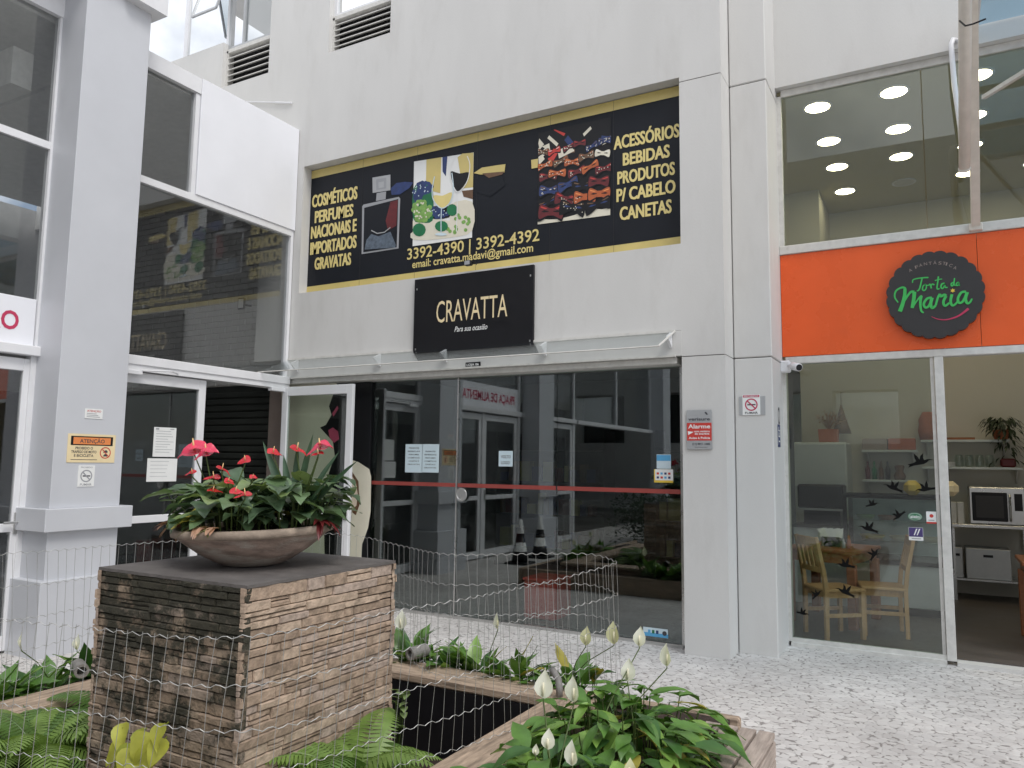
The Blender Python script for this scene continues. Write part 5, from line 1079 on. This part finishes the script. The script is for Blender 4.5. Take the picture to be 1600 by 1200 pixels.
# stone pedestal: every ledge stone modelled
ZT = 1.075; BX0, BX1, BY0, BY1 = -3.565, -2.55, 2.318, 3.330
o = thing('stone_pedestal', 'square pedestal clad in stacked ledge stone with a dark slab on top', 'pedestal', ((BX0+BX1)/2, (BY0+BY1)/2, 0))
rr = random.Random(21)
def ledge(face, mats):
    m = MB(); m0 = .022; z = .02; top = ZT-.012
    L = BX1-BX0
    row = 0
    while z < top-.008:
        h_ = rr.uniform(.027, .052)
        if top-(z+h_) < .02: h_ = top-z
        u = -.004 if row % 2 else rr.uniform(-.012, .0); row += 1
        while u < L:
            l = rr.choice((rr.uniform(.05, .12), rr.uniform(.12, .26), rr.uniform(.2, .40))); e = min(u+l, L+.004)
            if L-e < .03: e = L+rr.uniform(-.004, .006)
            dp = rr.uniform(-.005, .006); zz0, zz1 = z+rr.uniform(.0002, .0018), z+h_-rr.uniform(.0002, .0022); k = rr.randrange(4)
            hs = []
            if h_ > .038 and rr.random() < .25: mid = z+h_*rr.uniform(.4, .6); hs = [(zz0, mid-.0015), (mid+.0015, zz1)]
            else: hs = [(zz0, zz1)]
            for a0, a1 in hs:
                dp2 = dp+rr.uniform(-.003, .003); j = lambda: rr.uniform(-.0019, .0019); n = max(2, int((e-u)/.035))
                # front: strip of irregular points top and bottom, chamfered back to the core
                F_, B_ = [], []
                for i in range(n+1):
                    x = u+.0015+(e-u-.003)*i/n; en = .004 if i in (0, n) else 0
                    xx = x+(.004 if i == 0 else -.004 if i == n else j())
                    F_.append((xx, dp2+j()*1.3-en*.4, a0+.004+j()*.7)); F_.append((xx, dp2+j()*1.3-en*.4, a1-.004+j()*.7)); B_.append((x, dp2-.010, a0)); B_.append((x, dp2-.010, a1))
                vv = F_+B_; N2 = len(F_); fs = []
                for i in range(n):
                    a = 2*i; fs.append((a, a+2, a+3, a+1)); fs.append((a, N2+a, N2+a+2, a+2)); fs.append((a+1, a+3, N2+a+3, N2+a+1))
                fs.append((0, 1, N2+1, N2)); q_ = 2*n; fs.append((q_, N2+q_, N2+q_+1, q_+1))
                # sides back into the core
                BB = [(x, -.03, zz) for x, d_, zz in B_]; M2 = len(vv); vv = vv+BB
                for i in range(n):
                    a = 2*i; fs.append((N2+a, M2+a, M2+a+2, N2+a+2)); fs.append((N2+a+1, N2+a+3, M2+a+3, M2+a+1))
                fs.append((N2, N2+1, M2+1, M2)); fs.append((N2+q_, M2+q_, M2+q_+1, N2+q_+1))
                if face == 0: T = lambda p: (BX0+p[0], BY0-p[1], p[2])
                elif face == 1: T = lambda p: (BX1+p[1], BY0+p[0], p[2])
                elif face == 2: T = lambda p: (BX1-p[0], BY1+p[1], p[2])
                else: T = lambda p: (BX0-p[1], BY1-p[0], p[2])
                m.add([T(p) for p in vv], fs, k)
            u = e
        z += h_
    m.build('stone_facing', mats, o)
ledge(0, ['moss0', 'moss1', 'moss2', 'moss3'])
for k in (1, 2, 3): ledge(k, ['stone0', 'stone1', 'stone2', 'stone3'])
m = MB(); m.box(BX0+.014, BX1-.014, BY0+.014, BY1-.014, 0, ZT-.012); m.build('core', 'mortar', o)
m = MB(); n = 26; pts = []
for i in range(4*n):
    s_, t = i//n, (i % n)/n; j = rr.uniform(-.004, .004); c_ = [(BX0+(BX1-BX0)*t, BY0-.002+j), (BX1+.002+j, BY0+(BY1-BY0)*t), (BX1-(BX1-BX0)*t, BY1+j), (BX0-.002+j, BY1-(BY1-BY0)*t)][s_]; pts.append((c_[0], c_[1], ZT-.014))
m.prism(pts, (0, 0, .014)); m.build('slab', 'slab', o)

# clay bowl
BC = V3((-3.035, 2.80, ZT+.001)); TILT = Matrix.Translation(BC) @ Matrix.Rotation(R(-2.2), 4, V3((-.48, .87, 0)).normalized()) @ Matrix.Diagonal((.92, .92, 1, 1)) 
o = thing('clay_bowl', 'wide weathered clay bowl planter standing on the stone pedestal', 'planter', tuple(BC))
m = MB(); m.lathe([(.10, 0), (.15, .004), (.215, .030), (.29, .072), (.35, .115), (.395, .150), (.402, .153), (.416, .188), (.405, .192), (.385, .160), (.30, .095), (.18, .05), (.02, .03)], 56, T=TILT); m.build('bowl', 'bowl', o, True)
m = MB(); m.lathe([(.40, .152), (.425, .160), (.428, .186), (.418, .196), (.398, .194), (.39, .170)], 56, T=TILT); m.build('rim', 'bowlring', o, True)
m = MB(); m.lathe([(.39, .160), (.30, .175), (.15, .19), (.01, .195)], 40, T=TILT); m.build('potting_soil', 'soil', o, True)
rr = random.Random(33); zs = ZT+.18
AM = ['leafA', 'leafA2', 'leafA3', 'stem', 'yleaf']
def anth(label, c, n, rad, h0, h1, L, W, mats, flowers):
    o = thing('anthurium_plant', label, 'plant', c, 'anthuriums in the clay bowl')
    m = MB(); plant(m, c, n, rad, h0, h1, L, W, 'heart', tuple(mats)*6+(4,), rr, 3, .75, (.25, 1.0), .2, (-.7, .6)); m.build('leaves', AM, o, True)
    for px, py, s, ty, dep in flowers:
        e = at(px, py, 1, dep); b = V3(c)+V3((rr.uniform(-.05, .05), rr.uniform(-.05, .05), 0)); m = MB(); m.tube([b, (b+e)/2+V3((0, 0, .02)), e-V3((0, 0, .02)), e], .0035, 5); f_ = m.build('flower_stem', 'stem', o, True)
        m = MB(); sg = rr.choice((-1, 1)) if ty != 2 else -1; d = V3((.68*sg, .73*sg, rr.uniform(-.35, .15))); s *= .98; leaf(m, e-d.normalized()*s*.25, d, s, s*.95, 'heart', .5 if ty != 2 else .8, 0, .14, rr, up=(.40, -.37, 1.5))
        if ty == 2: leaf(m, e+V3((.01, -.01, .012)), V3((.8, .5, .1)), s*.7, s*.75, 'heart', .9, 0, .3, rr, up=(.5, -.46, 1.2))
        m.build('spathe', 'flower' if ty < 2 else 'flower2', f_, True)
        m = MB(); d2 = (V3((0, 0, 1))+d*.15).normalized(); m.tube([e, e+d2*s*.25, e+d2*s*.45], [s*.045, s*.04, s*.02], 6); m.build('spadix', 'spadix', f_, True)
# (pixel x, y, blade length, kind, depth plane)
anth('anthurium with the biggest pink flower at the left of the clay bowl', (BC.x-.22, BC.y-.02, zs), 74, (.16, .22), .07, .31, .125, .115, (0, 0, 1, 2), ((303, 702, .135, 2, 2.72), (322, 706, .10, 2, 2.70), (300, 738, .05, 0, 2.6)))
anth('anthurium with many small red flowers at the front middle of the bowl', (BC.x-.02, BC.y-.14, zs), 72, (.20, .17), .06, .25, .112, .104, (0, 1, 2, 2), ((347, 733, .07, 0, 2.62), (334, 746, .07, 0, 2.58), (333, 766, .062, 0, 2.5), (383, 719, .06, 0, 2.7), (368, 768, .06, 1, 2.5), (383, 773, .07, 1, 2.48), (357, 752, .045, 0, 2.55), (395, 745, .035, 0, 2.6)))
anth('anthurium with large leaves and three tall flowers at the right of the bowl', (BC.x+.21, BC.y+.05, zs), 66, (.13, .22), .09, .33, .14, .125, (0, 2, 2, 1), ((427, 706, .07, 0, 2.85), (464, 702, .085, 1, 2.9), (500, 698, .10, 2, 2.82), (497, 709, .06, 1, 2.78)))
anth('low dark leaved anthurium filling the back of the clay bowl', (BC.x, BC.y+.2, zs-.02), 50, (.32, .16), .06, .24, .14, .11, (0, 2, 2, 0), ())
o = thing('spiky_plant', 'dark sword leaved plant rising behind the right anthurium', 'plant', (BC.x+.17, BC.y+.10, zs)); m = MB(); b = V3((BC.x+.17, BC.y+.10, zs+.02))
for px, py, dep in ((407, 684, 2.95), (484, 674, 2.95), (462, 692, 2.92), (549, 718, 2.85), (440, 705, 3.05), (525, 700, 3.05), (510, 740, 2.75)):
    e = at(px, py, 1, dep); d = e-b; leaf(m, b, d, d.length, .05, 'strap', .12, 0, .35, rr, up=(0, -.8, .6))
m.build('leaves', 'spike', o, True)
o = thing('bromeliad', 'pale drooping striped rosette over the left rim of the bowl', 'plant', (BC.x-.36, BC.y-.14, zs)); m = MB(); b = V3((BC.x-.33, BC.y-.16, zs+.03))
for k in range(16):
    a = rr.uniform(2.2, 5.2); leaf(m, b+V3((rr.uniform(-.05, .07), rr.uniform(-.06, .06), 0)), V3((math.cos(a), math.sin(a), rr.uniform(-.2, .5))), rr.uniform(.12, .2), .032, 'strap', rr.uniform(.6, 1.4), rr.choice((0, 0, 1, 2)), .3, rr)
m.build('leaves', ['dryleaf', 'stripe', 'wineleaf'], o, True)
o = thing('bromeliad', 'small dry rosette on the front rim of the clay bowl', 'plant', (BC.x+.05, BC.y-.34, zs)); m = MB(); b = V3((BC.x+.06, BC.y-.35, zs+.03))
for k in range(12):
    a = rr.uniform(3.0, 6.2); leaf(m, b+V3((rr.uniform(-.06, .08), 0, 0)), V3((math.cos(a), math.sin(a), rr.uniform(-.1, .3))), rr.uniform(.09, .15), .022, 'strap', rr.uniform(.6, 1.3), rr.choice((0, 0, 1)), .3, rr)
m.build('leaves', ['dryleaf', 'stripe'], o, True)
o = thing('bromeliad', 'wine red leaf tuft over the right rim of the bowl', 'plant', (BC.x+.36, BC.y+.1, zs)); m = MB(); b = V3((BC.x+.35, BC.y+.08, zs+.05))
for k in range(9):
    a = rr.uniform(-1.2, .9); leaf(m, b, V3((math.cos(a), math.sin(a), rr.uniform(-.3, .5))), rr.uniform(.09, .16), .026, 'strap', rr.uniform(.6, 1.3), 0, .3, rr)
m.build('leaves', ['wineleaf'], o, True)

# ferns in the pond
def fern(label, c, n, L, az0=0, az1=6.283, lift=(.5, 1.2), k=None, seed=1):
    rr = random.Random(seed); o = thing('fern', label, 'plant', c, 'ferns in the pond bed'); m = MB()
    for i in range(n): frond(m, V3(c)+V3((rr.uniform(-.05, .05), rr.uniform(-.05, .05), 0)), az0+(az1-az0)*(i+rr.random())/n, L*rr.uniform(.7, 1.15), rr.uniform(*lift), rr.choice((0, 0, 1)), rr)
    m.build('fronds', ['fern', 'fern2'], o)
fern('bright fern against the right side of the stone pedestal', (-2.36, 2.78, .10), 30, .54, lift=(.8, 1.45), seed=4)
fern('bright fern right of the pedestal, nearest the bottom edge of the photo', (-2.24, 2.46, .10), 26, .48, lift=(.7, 1.4), seed=5)
fern('large fern left of the stone pedestal at the photo edge', (-3.92, 2.28, .13), 28, .56, lift=(.6, 1.35), seed=6)
fern('darker fern behind the large one, left of the stone pedestal', (-3.84, 2.76, .12), 26, .58, lift=(.7, 1.4), seed=7)
fern('low fern in front of the stone pedestal at the bottom edge', (-2.60, 1.86, .06), 14, .36, seed=8)
# lime philodendron
c = (-2.98, 1.98, .06); o = thing('lime_plant', 'yellow green heart leaved plant against the mossy side of the pedestal', 'plant', c); m = MB(); rr = random.Random(6)
for k in range(18):
    px, py = rr.uniform(184, 254), rr.uniform(1136, 1188); e = at(px, py, 1, rr.uniform(1.98, 2.12)); m.tube([c, (V3(c)+e)/2+V3((0, 0, .06)), e+V3((0, .03, .015)), e], .003, 3, 1, cap=False); leaf(m, e, V3((rr.uniform(-.7, .7), -.45, -.75)), rr.uniform(.075, .115), rr.uniform(.055, .08), 'heart', .5, rr.choice((0, 0, 1)), .35, rr, up=(rr.uniform(-.4, .8), -1, rr.uniform(.1, .8)))
m.build('leaves', ['limeleaf', 'limeleaf2'], o, True)
c = (-2.42, 3.2, .06); o = thing('variegated_plant', 'small pale leaved plant at the far foot of the pedestal', 'plant', c); m = MB(); rr = random.Random(9)
for k in range(16):
    e = at(rr.uniform(616, 638), rr.uniform(1078, 1140), 1, 3.15); m.tube([c, e], .002, 3, 1, cap=False); leaf(m, e, V3((rr.uniform(-1, 1), -.6, rr.uniform(-.2, .6))), .045, .034, 'heart', .4, 0, .2, rr)
m.build('leaves', ['leafA2', 'stem'], o, True)
c = (-2.15, 2.55, .06); o = thing('leaf_litter', 'dry pale leaves lying on the pond soil by the right timber', 'leaves', c); m = MB()
for k in range(16): leaf(m, V3((rr.uniform(-2.2, -1.97), rr.uniform(2.4, 3.2), .065)), V3((rr.uniform(-1, 1), rr.uniform(-1, 1), .1)), .09, .04, 'lance', .5, 0, .3, rr)
m.build('leaves', 'dryleaf', o)

# peace lilies
LM = ['leafP', 'leafP2', 'leafP3', 'stem', 'yleaf']
def lily(label, c, n, rad, h0, h1, L, W, flowers=(), seed=1, tilt=(.0, 1.1), out=.9, droop=(.35, 1.1)):
    rr = random.Random(seed); o = thing('peace_lily', label, 'plant', c, 'peace lilies around the pond'); m = MB(); plant(m, c, n, rad, h0, h1, L, W, 'lance', (0, 0, 0, 1, 2)*5+(4,), rr, 3, out, droop, .2, tilt); m.build('leaves', LM, o, True)
    for px, py, hpx, dep, cr_, sd in flowers:     # tip pixel, height in pixels, depth plane
        tip = at(px, py, 1, dep); bot = at(px-.06*hpx*sd, py+hpx, 1, dep); L_ = (tip-bot).length; m = MB(); b = V3(c)+V3((rr.uniform(-.4, .4)*rad[0], rr.uniform(-.4, .4)*rad[1], .05)); m.tube([b, (b+bot)/2+V3((0, 0, .03)), bot-V3((0, 0, .01)), bot], .003, 5); f_ = m.build('flower_stem', 'stem', o, True)
        m = MB(); leaf(m, bot, tip-bot, L_, L_*.62, 'spathe', .1, 0, .35, rr, up=(.3*sd, -1, .1)); m.build('spathe', 'spathe2' if cr_ else 'spathe', f_, True)
        m = MB(); m.tube([bot+V3((0, -.006, L_*.08)), bot+V3((.006, -.014, L_*.55))], [.005, .004], 6); m.build('spadix', 'spadix2', f_, True)
lily('biggest peace lily clump, spilling towards the slatted rim', (-1.30, 3.42, .2), 340, (.33, .54), .06, .37, .19, .082, ((1001, 978, 32, 3.9, 0, 1), (1040, 1005, 36, 3.7, 0, -1), (983, 1028, 36, 3.75, 0, 1)), 3, (-.6, .9), .35)
lily('peace lily with several white flowers at the bottom edge beside the right timber', (-1.36, 2.70, .2), 150, (.20, .34), .05, .34, .19, .085, ((852, 1045, 46, 2.95, 0, 1), (894, 1055, 42, 3.1, 0, -1), (838, 1162, 18, 2.7, 0, 1), (858, 1137, 34, 2.6, 0, 1), (892, 1156, 40, 2.55, 0, -1), (985, 1184, 30, 2.5, 1, 1)), 5, (-.5, 1.0), .4)
lily('peace lily at the back corner of the timbers under the mesh post', (-1.95, 4.33, .2), 52, (.28, .08), .04, .17, .22, .09, ((917, 978, 30, 4.35, 1, 1), (957, 970, 36, 4.3, 1, -1)), 7, (.4, 2.2), .4, (.2, .9))
for k, (x, fl, lb) in enumerate(((-3.16, ((628, 953, 30, 4.3, 0, 1),), 'peace lily beside the grey pipe end behind the pedestal'), (-2.90, (), 'peace lily directly right of the pipe end on the back timber'), (-2.62, ((776, 957, 26, 4.3, 0, -1),), 'peace lily at the middle of the back timber'), (-2.33, (), 'peace lily left of the back corner clump'))):
    lily(lb, (x, 4.31, .2), 30, (.14, .06), .03, .14, .23, .085, fl, 20+k, (1.0, 3.5), .3, (.1, .7))
for k, (x, y, fl, lb) in enumerate(((-4.62, 3.05, ((122, 990, 26, 3.0, 0, 1),), 'peace lily beside the pipe end left of the pedestal'), (-4.62, 2.72, ((32, 988, 26, 2.6, 0, -1),), 'peace lily in the middle of the left timber strip'), (-4.62, 2.42, (), 'peace lily at the left edge of the photo'), (-4.55, 3.6, (), 'peace lily hidden behind the left corner of the pedestal'))):
    lily(lb, (x, y, .2), 26, (.07, .14), .02, .10, .23, .10, fl, 40+k, (.8, 3.0), .3, (.1, .7))
# grey pipes of the pond
for nm, lb, p, d in (('pipe_stub', 'grey pipe end on the back timber right of the pedestal', at(640, 1022, 1, 4.10), V3((.2, .9, .03))), ('pipe_stub', 'grey pipe end on the left timber beside the pedestal', at(128, 1049, 0, -4.40), V3((-.85, .35, .03)))):
    d.normalize(); m = MB(); s = d.cross(V3((0, 0, 1))).normalized(); u_ = s.cross(d); n = 20; ring = lambda r_, o_: [p+d*o_+(s*math.cos(2*math.pi*i/n)+u_*math.sin(2*math.pi*i/n))*r_ for i in range(n)]
    L4 = [ring(.040, .14), ring(.040, 0), ring(.026, 0), ring(.024, .12)]; p_ = [q for r_ in L4 for q in r_]; m.add(p_, [(a*n+i, a*n+(i+1) % n, (a+1)*n+(i+1) % n, (a+1)*n+i) for a in range(3) for i in range(n)]); m.poly(ring(.024, .06)); tag(m.build(nm, 'pvc', None, False), lb, 'pipe', 'pipe ends on the timbers')
m = MB(); q = at(874, 1088, 2, ZR+.012); m.tube([q, q+V3((0, .0, .045)), q+V3((-.015, .02, .08)), q+V3((-.05, .05, .10)), q+V3((-.09, .09, .11))], .020, 10); tag(m.build('pipe_elbow', 'pvc', None, True), 'dark bent pipe elbow standing on the timber corner', 'pipe')

# welded wire fence round the pond
o = thing('wire_fence', 'sagging welded wire mesh loop around the pond and pedestal', 'fence', (-3, 2.9, ZR))
top = [(-4.25, 1.66, .96), (-4.55, 2.05, 1.0), (-4.68, 2.45, 1.04), (-4.66, 2.70, 1.04), (-4.72, 3.18, 1.04), (-4.67, 3.58, 1.04), (-4.42, 4.02, 1.04), (-3.81, 4.32, 1.06), (-3.155, 4.18, 1.04), (-2.71, 4.0, 1.04), (-2.45, 4.11, 1.04), (-2.1, 4.34, 1.045), (-1.87, 4.40, 1.05), (-1.68, 4.28, 1.04), (-1.66, 4.18, 1.03), (-1.80, 3.75, .99), (-1.86, 3.35, .98), (-1.90, 3.0, .975), (-1.99, 2.72, .965), (-2.10, 2.29, .96), (-2.218, 2.05, .96), (-2.45, 1.93, .955), (-2.844, 1.846, .96), (-3.271, 1.729, .96), (-3.75, 1.62, .95), (-4.25, 1.66, .96)]
tp = spline(top, 10); ln = [0]
for i in range(1, len(tp)): ln.append(ln[-1]+(tp[i]-tp[i-1]).length)
def along(s_):
    s_ = max(0, min(s_, ln[-1]-1e-6))
    for i in range(1, len(ln)):
        if ln[i] >= s_: t = (s_-ln[i-1])/(ln[i]-ln[i-1]+1e-9); return tp[i-1].lerp(tp[i], t), (tp[i]-tp[i-1]).normalized()
rr = random.Random(15); TOT = ln[-1]
def fpt(s_, f_):
    """point on the mesh: f_ from 0 (top) to 1 (bottom), lower part sags with its own waves"""
    p, d = along(s_); zb = ZR+.01; n_ = V3((-d.y, d.x, 0)); k = f_*(p.z-zb)
    return V3((p.x, p.y, p.z-k))+n_*(.035*f_*math.sin(s_*2.3+1)+.02*f_*math.sin(s_*5.1))+d*(.05*f_*math.sin(s_*1.7+.6)), d
m = MB(); s_ = 0
while s_ < TOT:
    j_ = rr.gauss(0, .006); m.tube([fpt(s_+j_*(.4+f_)+rr.gauss(0, .003), f_)[0] for f_ in (0, .25, .5, .75, 1)], .00105, 4, cap=False); s_ += .062
m.build('vertical_wires', 'wire', o)
m = MB()
for f_ in (0, .25, .5, .75, .985):
    pts = []; N_ = int(TOT/.018)
    for i in range(N_+1):
        p, d = fpt(TOT*i/N_, f_); zz = .0065*math.sin(i*2*math.pi/3.5+math.sin(i*.05+f_*9))+.012*math.sin(i*.043+f_*5)*math.sin(i*.011); pts.append(p+V3((0, 0, zz)))
    m.tube(pts, .0015, 4, cap=False)
m.build('wavy_wires', 'wire', o)
